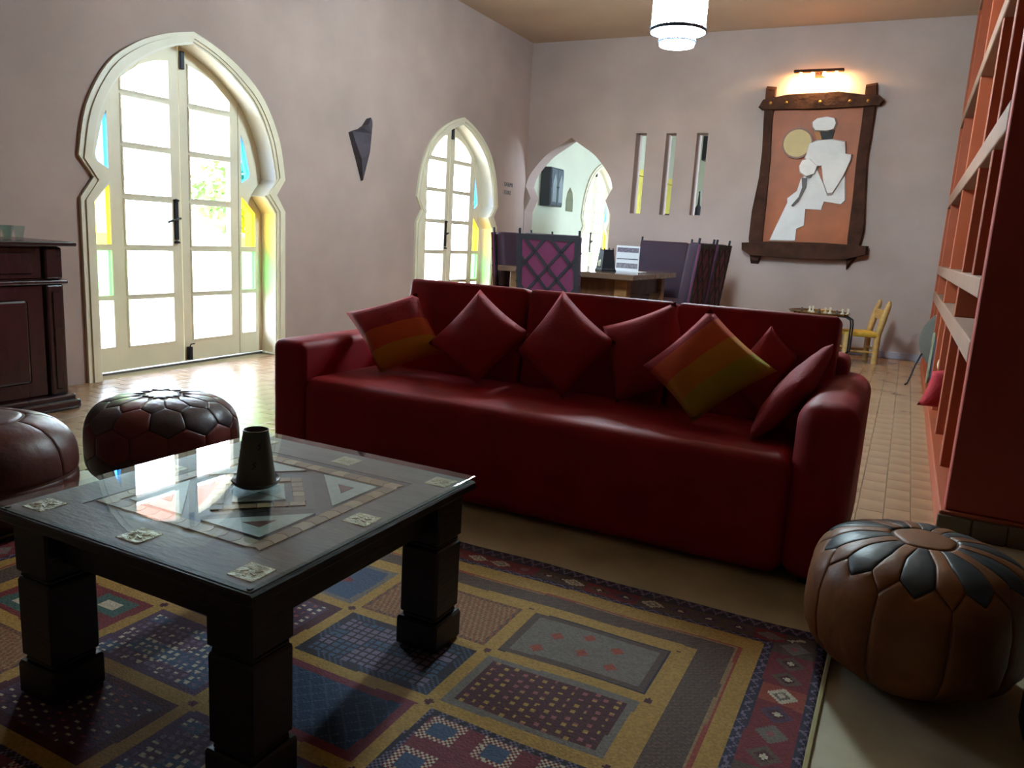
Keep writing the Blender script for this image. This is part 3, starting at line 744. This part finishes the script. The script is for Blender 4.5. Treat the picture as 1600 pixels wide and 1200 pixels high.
def chair():
    t = thing('dining_chair', 'x', 'chair', group='dining chairs round the table')
    lean = lambda z: -.21-.075*max(0, (z-.42))/.7
    for s in (-1, 1):
        bm = B(); tube(bm, [(s*.305, -.21, 0), (s*.305, -.21, .42), (s*.305, lean(1.17), 1.175)], .012, 8); obj('back_post', bm, IRON, t, smooth=True)
        bm = B(); tube(bm, [(s*.28, .23, 0), (s*.28, .23, .42)], .014, 8); obj('front_leg', bm, IRON, t, smooth=True)
        bm = B(); tube(bm, [(s*.29, -.21, .18), (s*.28, .23, .18)], .009, 6); obj('stretcher', bm, IRON, t)
    bm = B(); box(bm, -.30, .30, -.22, .26, .38, .48, .03, 3); obj('seat', bm, PURP, t, smooth=45)
    bm = B(); ang = math.atan2(.075, .7); mx = Matrix.Translation((0, -.205, .44)) @ Matrix.Rotation(ang, 4, 'X')
    box(bm, -.30, .30, -.012, .10, 0, .69, .04, 3, mx); bk = obj('backrest', bm, PURP, t, smooth=45)
    bm = B(); box(bm, -.325, .325, -.03, -.010, -.05, .685, .006, 1, mx); rear = obj('rear_panel', bm, BURG, t)
    F = lambda u, v: mx @ Vector((u, -.034, v))
    segs = [((-.325, .33), (.0, .685)), ((-.325, .03), (.27, .685)), ((-.2, -.05), (.325, .53)), ((.05, -.05), (.325, .25)),
            ((.325, .33), (.0, .685)), ((.325, .03), (-.27, .685)), ((.2, -.05), (-.325, .53)), ((-.05, -.05), (-.325, .25))]
    for a, b in segs:
        bm = B(); d = Vector((b[0]-a[0], 0, b[1]-a[1])); n = Vector((-d.z, 0, d.x)).normalized()*.014
        vs = [Vector((a[0], -.031, a[1])), Vector((b[0], -.031, b[1]))]; q = []
        for vv in (vs[0]-n, vs[1]-n, vs[1]+n, vs[0]+n):
            for yy in (0, -.007): q.append(bm.verts.new(mx @ (vv+Vector((0, yy, 0)))))
        for f in ((0, 2, 4, 6), (7, 5, 3, 1), (0, 1, 3, 2), (2, 3, 5, 4), (4, 5, 7, 6), (6, 7, 1, 0)): bm.faces.new([q[i] for i in f])
        obj('strap', bm, STRAP, rear)
    bm = B()
    for u0, u1, v0, v1 in ((-.325, .325, .64, .69), (-.325, -.27, -.05, .64), (.27, .325, -.05, .64)): box(bm, u0, u1, -.037, -.028, v0, v1, mx=mx)
    obj('strap_border', bm, STRAP, rear)
    return t
c0 = chair()
CH = [(-3.02, 6.97, 0, 'high backed dining chair with its strapped back against the rear of the sofa'), (-3.72, 7.74, -PI/2, 'dark high backed dining chair near the glazed door, the nearer one to the sofa'),
      (-3.72, 8.66, -PI/2, 'dark high backed dining chair near the glazed door, the nearer one to the arched opening'), (-2.64, 9.0, PI, 'purple high backed dining chair below the wall slots, facing the sofa'),
      (-2.08, 7.72, PI/2, 'burgundy high backed dining chair at the table, the nearer one to the sofa'), (-2.06, 8.39, PI/2, 'burgundy high backed dining chair at the table, the nearer one to the back wall')]
for k, (x, y, r, lb) in enumerate(CH):
    c = c0 if k == 0 else copy_tree(c0)
    c.location = (x, y, 0); c.rotation_euler = (0, 0, r); c['label'] = lb
bm = B(); s = [(.118, 0), (.118, .014), (.104, .03), (.078, .21), (.084, .22), (.06, .22)]
ln = thing('table_lantern', 'dark pierced metal lantern on the dining table', 'lantern', (-2.82, 7.72, .79))
lathe(bm, s, n=4); obj('lantern_body', bm, IRON, ln)
bm = B()
for k in range(4):
    a = k*PI/2; lathe(bm, [(0, 0), (.008, 0), (.005, .022), (0, .026)], .068*math.cos(a), .068*math.sin(a), .215, 6)
obj('crown', bm, IRON, ln)
bm = B(); lathe(bm, [(0, .0), (.024, .01), (.024, .06), (0, .085)], -.045, -.045, .04, 12); obj('glass_light', bm, mat('pale_glass', 'c9c2ae', .2), ln, smooth=True)
cd = thing('menu_card', 'white standing card with patterned bands on the dining table', 'card', (-2.72, 8.12, .79))
bm = B(); box(bm, -.13, .13, -.012, .0, 0, .27); obj('card_face', bm, mat('white_card', 'd6d8dc', .6), cd)
for z0, z1, c in ((.20, .25, '6d6470'), (.125, .135, '5c5a60'), (.03, .085, '7d7880')):
    bm = B(); box(bm, -.12, .12, -.0135, -.011, z0, z1); obj('printed_band', bm, mat('band'+c, c, .7, var=.5, scale=60), cd)
bm = B(); box(bm, -.16, .2, -.10, .06, 0, .004); obj('card_foot', bm, MATS['white_card'], cd)

# ------------------------------------------------------------------ next room, seen through the arch and the slots
wb = thing('wall_cupboard', 'small dark carved cupboard on the white wall beyond the arch', 'cupboard', (XW, 10.2, 1.53))
GRY = mat('grey_carved_wood', '4b545a', .5, var=.2, scale=12, bump=.2)
bm = B(); box(bm, 0, .15, -.27, .16, 0, .52, .006, 1); obj('body', bm, mat('dark_grey_wood', '33373c', .5), wb)
for y0, y1 in ((-.255, -.06), (-.05, .145)):
    bm = B(); box(bm, .148, .162, y0, y1, .02, .50, .004, 1); d = obj('carved_door', bm, GRY, wb)
    bm = B(); prism(bm, [(y0+.03, .06), (y1-.03, .06), (y1-.03, .32), ((y0+y1)/2, .45), (y0+.03, .32)], lambda p: (.160, p[0], p[1]), lambda p: (.170, p[0], p[1])); obj('carved_arch', bm, mat('pale_carving', '7d8a8c', .5), d)
    bm = B(); lathe(bm, [(0, 0), (.014, .004), (0, .014)], n=8); bmesh.ops.rotate(bm, verts=bm.verts[:], matrix=Matrix.Rotation(PI/2, 3, 'Y')); bmesh.ops.translate(bm, verts=bm.verts[:], vec=(.165, y1-.025 if y0 < -.1 else y0+.025, .26)); obj('knob', bm, IRON, d)
yd = thing('panelled_door', 'pale yellow double door in the next room seen through the wall slots', 'door', (XW, 15.2, 0))
YEL = mat('yellow_paint', 'cdc05a', .5, var=.05)
for y0, y1 in ((-1.15, -.01), (.01, 1.15)):
    bm = B(); box(bm, .002, .05, y0, y1, .01, 2.30, .005, 1); lf = obj('door_leaf', bm, YEL, yd)
    for z0, z1 in ((.15, 1.0), (1.1, 2.2)):
        bm = B(); box(bm, .05, .062, y0+.15, y1-.15, z0, z1, .005, 1); obj('door_panel', bm, YEL, lf)
bm = B(); box(bm, .002, .07, -1.25, 1.25, 2.31, 2.42, .005, 1); obj('lintel', bm, YEL, yd)
sb = thing('sideboard', 'tall black sideboard in the next room behind the wall slots', 'sideboard', (-2.95, 10.6, 0))
BLKP = mat('black_lacquer', '14141a', .4)
bm = B(); box(bm, -.30, .42, -.2, .2, 0, 1.50, .01, 1); obj('body', bm, BLKP, sb)
for x0, x1 in ((-.29, .05), (.07, .41)):
    bm = B(); box(bm, x0, x1, -.215, -.195, .08, 1.42, .005, 1); obj('cabinet_door', bm, BLKP, sb)
bt = thing('bottle', 'dark long necked bottle on the black sideboard behind the wall slots', 'bottle', (-2.61, 10.55, 1.50))
bm = B(); lathe(bm, [(0, 0), (.05, 0), (.05, .09), (.02, .14), (.012, .30), (0, .30)], n=14); obj('glass_body', bm, BLKP, bt, smooth=40)
bm = B(); lathe(bm, [(0, 0), (.014, 0), (.014, .02), (0, .02)], 0, 0, .295, 10); obj('stopper', bm, BLKP, bt)
ac = thing('shelf_speaker', 'black box speaker hanging high in the next room behind the wall slots', 'speaker', (-3.10, 13.0, 2.66))
bm = B(); box(bm, -.12, .12, -.12, .12, -.2, .2, .01, 1); obj('housing', bm, mat('black_plastic', '16171a', .5), ac)
bm = B(); box(bm, -.10, .10, -.13, -.118, -.18, .18, .004, 1); obj('grille', bm, mat('black_cloth', '0f0f11', .9), ac)
bm = B(); box(bm, -.02, .02, -.02, .02, .19, ZC-2.66); obj('bracket', bm, MATS['black_plastic'], ac)

# ------------------------------------------------------------------ back wall relief picture and its lamp
FR = mat('rough_beam', '3a2014', .8, spec=.2, var=.4, scale=8, bump=.4, bscale=18)
pc = thing('relief_picture', 'leather relief picture of a white robed drummer in rough beam frame', 'picture', (-1.1, YB, 1.0))
def rel(name, poly, y0, y1, m, parent=None, sm=0.0):
    bm = B(); cx = sum(p[0] for p in poly)/len(poly); cz = sum(p[1] for p in poly)/len(poly)
    prism(bm, poly, lambda p: (p[0], YB-y0, p[1]), lambda p: (cx+(p[0]-cx)*(1-sm), YB-y1, cz+(p[1]-cz)*(1-sm)))
    return at(pc, bm, name, m, parent)
LEA = mat('orange_leather', 'a4501a', .55, col2='86400f', scale=4, bump=.1)
panel = rel('leather_panel', [(-1.62, 2.66), (-.60, 2.66), (-.61, 2.05), (-.57, 1.15), (-1.60, 1.15), (-1.60, 2.04)], 0, .03, LEA)
rel('side_beam', [(-1.698, 2.914), (-1.59, 2.902), (-1.588, 2.503), (-1.561, 2.131), (-1.554, 1.658), (-1.545, 1.028), (-1.568, .933), (-1.658, .935), (-1.706, 1.191), (-1.705, 1.508), (-1.665, 1.917), (-1.664, 2.224), (-1.686, 2.551)], .004, .075, FR, sm=.04)
rel('side_beam', [(-.67, 2.897), (-.564, 2.915), (-.548, 2.753), (-.55, 2.491), (-.56, 2.138), (-.535, 1.824), (-.492, 1.371), (-.528, 1.068), (-.62, .93), (-.647, 1.224), (-.65, 1.685), (-.666, 2.137), (-.662, 2.492)], .004, .075, FR, sm=.04)
tb = rel('top_beam', [(-1.76, 2.679), (-1.726, 2.748), (-1.445, 2.80), (-.917, 2.815), (-.675, 2.778), (-.507, 2.762), (-.459, 2.714), (-.494, 2.665), (-.639, 2.657), (-1.107, 2.64), (-1.714, 2.644)], .05, .13, FR, sm=.03)
rel('bottom_beam', [(-1.782, 1.169), (-1.466, 1.199), (-.89, 1.215), (-.423, 1.204), (-.419, 1.112), (-.645, 1.041), (-1.208, 1.02), (-1.662, 1.03), (-1.773, 1.088)], .05, .13, FR, sm=.03)
for x in (-1.62, -1.45, -1.10, -.80, -.62):
    bm = B(); lathe(bm, [(0, 0), (.018, .004), (0, .012)], n=8); bmesh.ops.rotate(bm, verts=bm.verts[:], matrix=Matrix.Rotation(PI/2, 3, 'X')); bmesh.ops.translate(bm, verts=bm.verts[:], vec=(x, YB-.128, 2.71)); at(pc, bm, 'nail_head', mat('brass_nail', '7d5d2c', .4, metal=.7), tb)
WH = mat('white_cloth', 'cfc9c4', .8, var=.06, scale=6, bump=.3, bscale=14)
rel('robe', [(-1.212, 1.913), (-1.056, 2.02), (-.97, 1.86), (-.909, 1.728), (-.854, 1.736), (-.751, 1.956), (-.716, 1.683), (-.754, 1.641), (-.934, 1.665), (-.956, 1.571), (-1.126, 1.577), (-1.119, 1.388), (-1.197, 1.349), (-1.196, 1.212), (-1.478, 1.203), (-1.443, 1.314), (-1.329, 1.641), (-1.335, 1.688), (-1.241, 1.773)], .028, .05, WH, panel, .03)
sh = rel('shoulder_cloth', [(-1.205, 2.133), (-1.179, 2.294), (-1.094, 2.328), (-.941, 2.339), (-.79, 2.309), (-.769, 2.181), (-.703, 2.17), (-.704, 2.114), (-.759, 1.933), (-.854, 1.736), (-.909, 1.728), (-.97, 1.86), (-1.014, 2.043), (-1.126, 2.042)], .028, .082, WH, panel, .07)
rel('sleeve', [(-1.225, 2.11), (-1.137, 2.134), (-1.037, 2.043), (-1.059, 1.951), (-1.156, 1.914), (-1.235, 1.971), (-1.25, 2.041)], .028, .095, WH, panel, .15)
rel('hair', [(-1.105, 2.42), (-.919, 2.43), (-.935, 2.32), (-1.05, 2.32)], .028, .055, mat('black_hair', '1c1614', .7), panel, .05)
rel('face', [(-1.138, 2.42), (-1.071, 2.41), (-1.039, 2.325), (-1.094, 2.325)], .028, .06, mat('face_leather', 'a5682e', .6), panel, .05)
rel('turban', [(-1.172, 2.51), (-1.122, 2.554), (-1.014, 2.571), (-.924, 2.551), (-.9, 2.495), (-.919, 2.428), (-.993, 2.407), (-1.127, 2.414), (-1.161, 2.453)], .028, .09, WH, panel, .12)
rel('drum_stick', [(-1.201, 1.914), (-1.144, 1.915), (-1.143, 1.81), (-1.204, 1.656), (-1.259, 1.596), (-1.279, 1.607), (-1.21, 1.703), (-1.184, 1.809)], .05, .066, mat('horn', '3a2416', .5), panel)
rel('strap', [(-1.069, 2.031), (-1.037, 2.043), (-1.111, 1.915), (-1.144, 1.915)], .05, .09, MATS['horn'], panel)
circ = lambda r: [(-1.29+r*math.cos(2*PI*k/28), 2.285+r*math.sin(2*PI*k/28)) for k in range(28)]
rel('drum_rim', circ(.166), .028, .075, mat('drum_rim', '6b3a1e', .5), panel)
rel('drum_skin', circ(.150), .06, .079, mat('drum_skin', 'b8a06a', .6, var=.08, scale=8), panel, .02)
pl = thing('picture_lamp', 'dark bar picture lamp glowing above the relief picture', 'wall lamp', (-1.15, YB, 3.0))
bm = B(); box(bm, -.255, .255, -.17, -.11, .015, .045, .008, 2); obj('lamp_bar', bm, FR, pl)
bm = B(); tube(bm, [(0, 0, .02), (0, -.12, .03)], .012); box(bm, -.05, .05, -.015, .004, -.02, .06, .003, 1); obj('bracket', bm, FR, pl)
for x in (-.18, -.06, .06, .18):
    bm = B(); lathe(bm, [(0, -.03), (.018, -.02), (.02, 0), (.012, .016), (0, .016)], x, -.14, 0, 12); obj('bulb', bm, emitmat('warm_bulb', 'ffb45a', 60), pl, smooth=True)
l = bpy.data.lights.new('picture_lamp_light', 'AREA'); l.energy = 24; l.color = (1, .62, .25); l.shape = 'RECTANGLE'; l.size = .45; l.size_y = .05
o = bpy.data.objects.new('picture_lamp_light', l); COL.objects.link(o); o.location = (-1.15, YB-.14, 2.965); o.rotation_euler = (math.radians(35), 0, 0)

# ------------------------------------------------------------------ chandelier
chd = thing('chandelier', 'glowing white drum chandelier with dark fringed metal rings', 'chandelier', (-1.62, 5.5, 2.435))
GLOW = emitmat('lamp_glow', 'd8f4ff', 110)
SILV = mat('dark_silver', '2a3a52', .4, metal=.5)
R1 = .182
bm = B(); lathe(bm, [(R1, .10), (R1, .62), (R1-.01, .62), (R1-.01, .10)], n=40, cap=False); bmesh.ops.remove_doubles(bm, verts=bm.verts[:], dist=1e-5); obj('drum_shade', bm, GLOW, chd, smooth=50)
bm = B(); lathe(bm, [(R1-.01, .098), (.12, .075), (.12, .03), (.112, .03), (.112, .075)], n=40, cap=False); obj('lower_shade', bm, GLOW, chd, smooth=50)
bm = B(); lathe(bm, [(0, .012), (.116, .012), (.116, .0), (0, -.004)], n=40); obj('bottom_diffuser', bm, GLOW, chd)
for rr, z, hh in ((R1+.003, .085, .022), (.122, .018, .01), (R1+.003, .61, .02)):
    bm = B(); lathe(bm, [(rr, z), (rr+.004, z), (rr+.004, z+hh), (rr, z+hh)], n=40, cap=False)
    for k in range(44):
        a = 2*PI*k/44; x, y = (rr+.002)*math.cos(a), (rr+.002)*math.sin(a)
        lathe(bm, [(0, 0), (.006, .004), (0, .020)], x, y, z+hh-.002, 5)
    obj('fringed_ring', bm, SILV, chd)
bm = B(); lathe(bm, [(R1, .62), (R1, .63), (.05, .68), (0, .68)], n=32); lathe(bm, [(.07, ZC-2.435-.03), (.07, ZC-2.435)], n=20); tube(bm, [(0, 0, .67), (0, 0, ZC-2.435)], .008); obj('canopy', bm, SILV, chd)

# ------------------------------------------------------------------ bookcase
TERR = mat('terracotta_paint', '91401e', .6, var=.10, scale=2.5, bump=.08, bscale=12)
ENDR = mat('oxblood_paint', '982e1a', .6, var=.12, scale=2, bump=.08, bscale=12)
BAND = mat('pink_plaster', '80604f', .75, var=.08, scale=3, bump=.1, bscale=12)
bk = thing('bookcase', 'tall built in terracotta bookcase along the right wall', 'bookcase', (.5, 6.2, 0))
BX = .262
bm = B(); box(bm, BX, .75, 3.51, 3.60, .1, ZC, .004, 1); at(bk, bm, 'end_panel', ENDR)
bm = B(); box(bm, BX, .75, 8.92, 9.0, .1, ZC, .004, 1); at(bk, bm, 'end_panel', TERR)
bm = B(); box(bm, .72, .751, 3.6, 8.92, 0, ZC); at(bk, bm, 'back_panel', TERR)
rows = [(.0, .10), (.695, .787), (.957, 1.04), (1.60, 1.715), (2.36, 2.46), (3.43, ZC)]
for k, (a, b) in enumerate(rows):
    bm = B(); box(bm, BX-.004 if k else BX-.02, .73, 3.60 if k else 3.49, 8.92 if k else 9.02, a, b, .008, 2); at(bk, bm, 'shelf' if k else 'base_step', BAND if k else TERR)
for (a0, a1), (b0, b1) in zip(rows, rows[1:]):
    ys = (4.30, 5.10, 5.90, 6.70, 7.50, 8.30)
    if a1 == .787: ys = ys[1::2]
    if a1 > 1: ys = (4.22, 5.02, 6.52, 8.30)
    for y in ys:
        bm = B(); box(bm, BX+.004, .73, y-.035, y+.035, a1-.004, b0+.004, .004, 1); at(bk, bm, 'divider', TERR)
BRK = mat('brown_plinth_tile', '5a4634', .5, var=.15, scale=6)
for k in range(4):
    bm = B(); box(bm, BX-.022+k*.125, BX-.022+k*.125+.122, 3.478, 3.505, 0, .085, .004, 1); at(bk, bm, 'plinth_tile', BRK)
def shelf_thing(name, label, cat, loc, group=None): return thing(name, label, cat, loc, 0, group)
COVERS = ['2f5f7a', 'b8b09a', '7a2a2a', '3b6a52', 'c2a24a', '5a5a7a', 'a8643a']
z = .788
for k in range(7):
    h = random.uniform(.018, .03); b = thing('book', 'paperback in the small stack on the bookcase shelf', 'book', (.40, 5.52+random.uniform(-.02, .02), z), random.uniform(-.15, .15), 'stack of paperbacks')
    bm = B(); box(bm, -.10, .10, -.07, .07, 0, h-.001, .002, 1); obj('cover', bm, mat('cover_%d' % k, COVERS[k], .5), b)
    bm = B(); box(bm, -.101, .095, -.071, .071, .004, h-.005); obj('pages', bm, mat('paper', 'cfc6ae', .8), b)
    z += h
for x, y, c, lb in ((.36, 4.12, 'b6aa88', 'pale stone ornament on the shelf beside the oxblood end panel'), (.345, 4.02, '8d9088', 'grey pebble ornament on the shelf beside the oxblood end panel')):
    bm = B(); bmesh.ops.create_icosphere(bm, subdivisions=2, radius=.04)
    for v_ in bm.verts: v_.co.z *= .5; v_.co *= 1+.12*math.sin(v_.co.x*60+v_.co.y*40); v_.co.z += .018
    tag(obj('stone_ornament', bm, mat('stone'+c, c, .7, var=.15, scale=20), loc=(x, y, .790), smooth='all'), lb, 'ornament')
bm = B(); pillow(bm, [(.22, 5.42, .42), (.52, 5.5, .50), (.52, 5.62, .14), (.16, 5.40, .20)], .06); bmesh.ops.translate(bm, verts=bm.verts[:], vec=(-.35, -5.5, -.102))
tag(obj('cushion', bm, REDF, loc=(.35, 5.5, .102), smooth='all'), 'dark red cushion poking out of the lowest bookcase row', 'cushion')
def ball(loc, r, c1, c2, label):
    t = thing('play_ball', label, 'ball', loc, 0, 'balls in the bookcase'); bm = B()
    bmesh.ops.create_uvsphere(bm, u_segments=20, v_segments=12, radius=r); bmesh.ops.rotate(bm, verts=bm.verts[:], matrix=Matrix.Rotation(.9, 3, 'X')); bmesh.ops.translate(bm, verts=bm.verts[:], vec=(0, 0, r))
    for f in bm.faces:
        if abs(f.calc_center_median().y) < r*.35: f.material_index = 1
    obj('skin', bm, [mat('ball'+c1, c1, .4), mat('ball'+c2, c2, .4)], t, smooth='all')
ball((.34, 6.15, .10), .085, 'd8d2be', '2a3a6a', 'white and navy ball on the bookcase step beside the red cushion')
ball((.36, 6.44, .268), .08, 'd8d0a8', 'c8c09a', 'cream ball resting on other balls in the bookcase')
ball((.345, 6.42, .10), .085, '26335e', 'd8d2be', 'navy and white ball under the cream ball in the bookcase')
bg_ = thing('canvas_bag', 'navy canvas bag with pale piping in the lowest bookcase row', 'bag', (.45, 7.05, .10))
bm = B(); box(bm, -.19, .12, -.12, .16, 0, .42, .09, 4); obj('bag_body', bm, mat('navy_canvas', '1f2740', .8), bg_, smooth=45)
bm = B(); tube(bm, [(-.195, -.02+.13*math.sin(t), .22+.2*math.cos(t)) for t in [k*2*PI/16 for k in range(17)]], .010, 6); obj('piping', bm, mat('pale_piping', '74745e', .7), bg_)
dk = thing('round_bag', 'grey round bag with loose strap leaning out at the far end of the bookcase', 'bag', (.46, 7.9, .10))
bm = B(); lathe(bm, [(0, -.05), (.26, -.05), (.29, -.03), (.29, .03), (.26, .05), (0, .05)], n=32); bmesh.ops.rotate(bm, verts=bm.verts[:], matrix=Matrix.Rotation(PI/2, 3, 'X') @ Matrix.Rotation(.0, 3, 'Z'))
bmesh.ops.translate(bm, verts=bm.verts[:], vec=(0, 0, .29)); obj('bag_body', bm, mat('grey_canvas', '5c5850', .8), dk, smooth=40)
bm = B(); tube(bm, [(-.25, -.03, .16), (-.29, -.1, .06), (-.33, -.2, -.088), (-.35, -.34, -.092)], .008, 6); obj('strap', bm, IRON, dk)

# ------------------------------------------------------------------ tray table and child's chair at the back wall
tt = thing('tray_table', 'round brass tray table on black bent iron legs by the back wall', 'table', (-.77, 8.65, 0))
BRS = mat('brass_tray', '8a6a2e', .25, metal=.85)
bm = B(); lathe(bm, [(0, .49), (.28, .49), (.30, .505), (.305, .503), (.285, .483), (0, .483)], n=40); obj('tray', bm, BRS, tt, smooth=40)
for k in range(3):
    for q in (-.035, .035):
        a = -.25+k*2*PI/3; d = Vector((math.cos(a), math.sin(a), 0)); n_ = Vector((-d.y, d.x, 0))*q
        bm = B(); tube(bm, [d*.20+n_+Vector((0, 0, .475)), d*.29+n_+Vector((0, 0, .475)), d*.335+n_+Vector((0, 0, .45)), d*.345+n_+Vector((0, 0, .40)), d*.345+n_+Vector((0, 0, .13)), d*.25+n_*.3+Vector((0, 0, .01)), d*.06+Vector((0, 0, .01))], .009, 6)
        obj('leg', bm, IRON, tt, smooth=True)
IV = mat('ivory', 'd2c6ae', .4)
tray_spots = [(-.93+.055*k+random.uniform(-.012, .012), 8.56+.075*((k*2) % 3)+random.uniform(-.012, .012)) for k in range(9)]
for k, (x, y) in enumerate(tray_spots):
    bm = B(); s_ = .75+.15*(k % 3); lathe(bm, [(0, 0), (.020, 0), (.020, .008), (.010, .018), (.008, .035*s_), (.015, .04*s_), (.010, .05*s_), (.012, .058*s_), (0, .066*s_)], n=12)
    tag(obj('chess_piece', bm, IV if k % 3 else mat('dark_piece', '3a3028', .4), loc=(x, y, .49), smooth=40), ('ivory chess piece standing on the brass tray' if k % 3 else 'dark chess piece standing on the brass tray'), 'chess piece', 'ivory chess pieces' if k % 3 else 'dark chess pieces')
PINE = mat('pale_pine', 'b08a4e', .5, var=.15, scale=6, stretch=(1, 1, 5)); RUSH = mat('yellow_rush', 'c29a32', .7, var=.2, scale=20, bump=.3, bscale=60)
kc = thing('child_chair', 'small pale wooden chair with yellow woven seat near the back wall', 'chair', (-.37, 8.86, 0), .38)
for y in (-.13, .13):
    bm = B(); tube(bm, [(.14, y, 0), (.14, y, .30), (.17, y, .45), (.21, y, .62)], .03, 10, radii=[.03, .032, .034, .026]); lathe(bm, [(0, 0), (.022, .01), (.016, .04), (0, .05)], .212, y, .61, 10); obj('rear_leg', bm, PINE, kc, smooth=True)
    bm = B(); tube(bm, [(-.16, y, 0), (-.16, y, .31)], .034, 10); obj('front_leg', bm, PINE, kc, smooth=True)
    bm = B(); tube(bm, [(-.16, y, .12), (.14, y, .12)], .012, 8); obj('rung', bm, PINE, kc, smooth=True)
bm = B(); box(bm, -.19, .16, -.16, .16, .275, .325, .018, 3); obj('seat', bm, RUSH, kc, smooth=45)
bm = B(); box(bm, .165, .195, -.12, .12, .46, .56, .008, 2); obj('back_slat', bm, PINE, kc)
bm = B(); tube(bm, [(.14, -.13, .15), (.14, .13, .15)], .012, 8); tube(bm, [(-.16, -.13, .15), (-.16, .13, .15)], .012, 8); obj('cross_rung', bm, PINE, kc)

# ------------------------------------------------------------------ dark armchair, mostly outside the frame
BLK = mat('black_leather', '17131a', .45, bump=.08, bscale=30)
arm = thing('armchair', 'dark leather armchair, only its corner showing beside the tan pouf', 'armchair', (.85, 1.45, 0))
for y0, y1 in ((1.92, 2.06), (1.04, 1.18)):
    bm = B(); box(bm, .37, 1.25, y0, y1, .02, .60, .04, 3); at(arm, bm, 'armrest', BLK, smooth=45)
bm = B(); box(bm, .40, 1.2, 1.17, 1.93, .02, .42, .05, 3); at(arm, bm, 'seat', BLK, smooth=45)
bm = B(); box(bm, 1.12, 1.34, 1.06, 2.04, .02, .85, .06, 3); at(arm, bm, 'backrest', BLK, smooth=45)
for x in (.45, 1.2):
    for y in (1.11, 1.99):
        bm = B(); box(bm, x-.03, x+.03, y-.03, y+.03, 0, .03); at(arm, bm, 'foot', IRON)
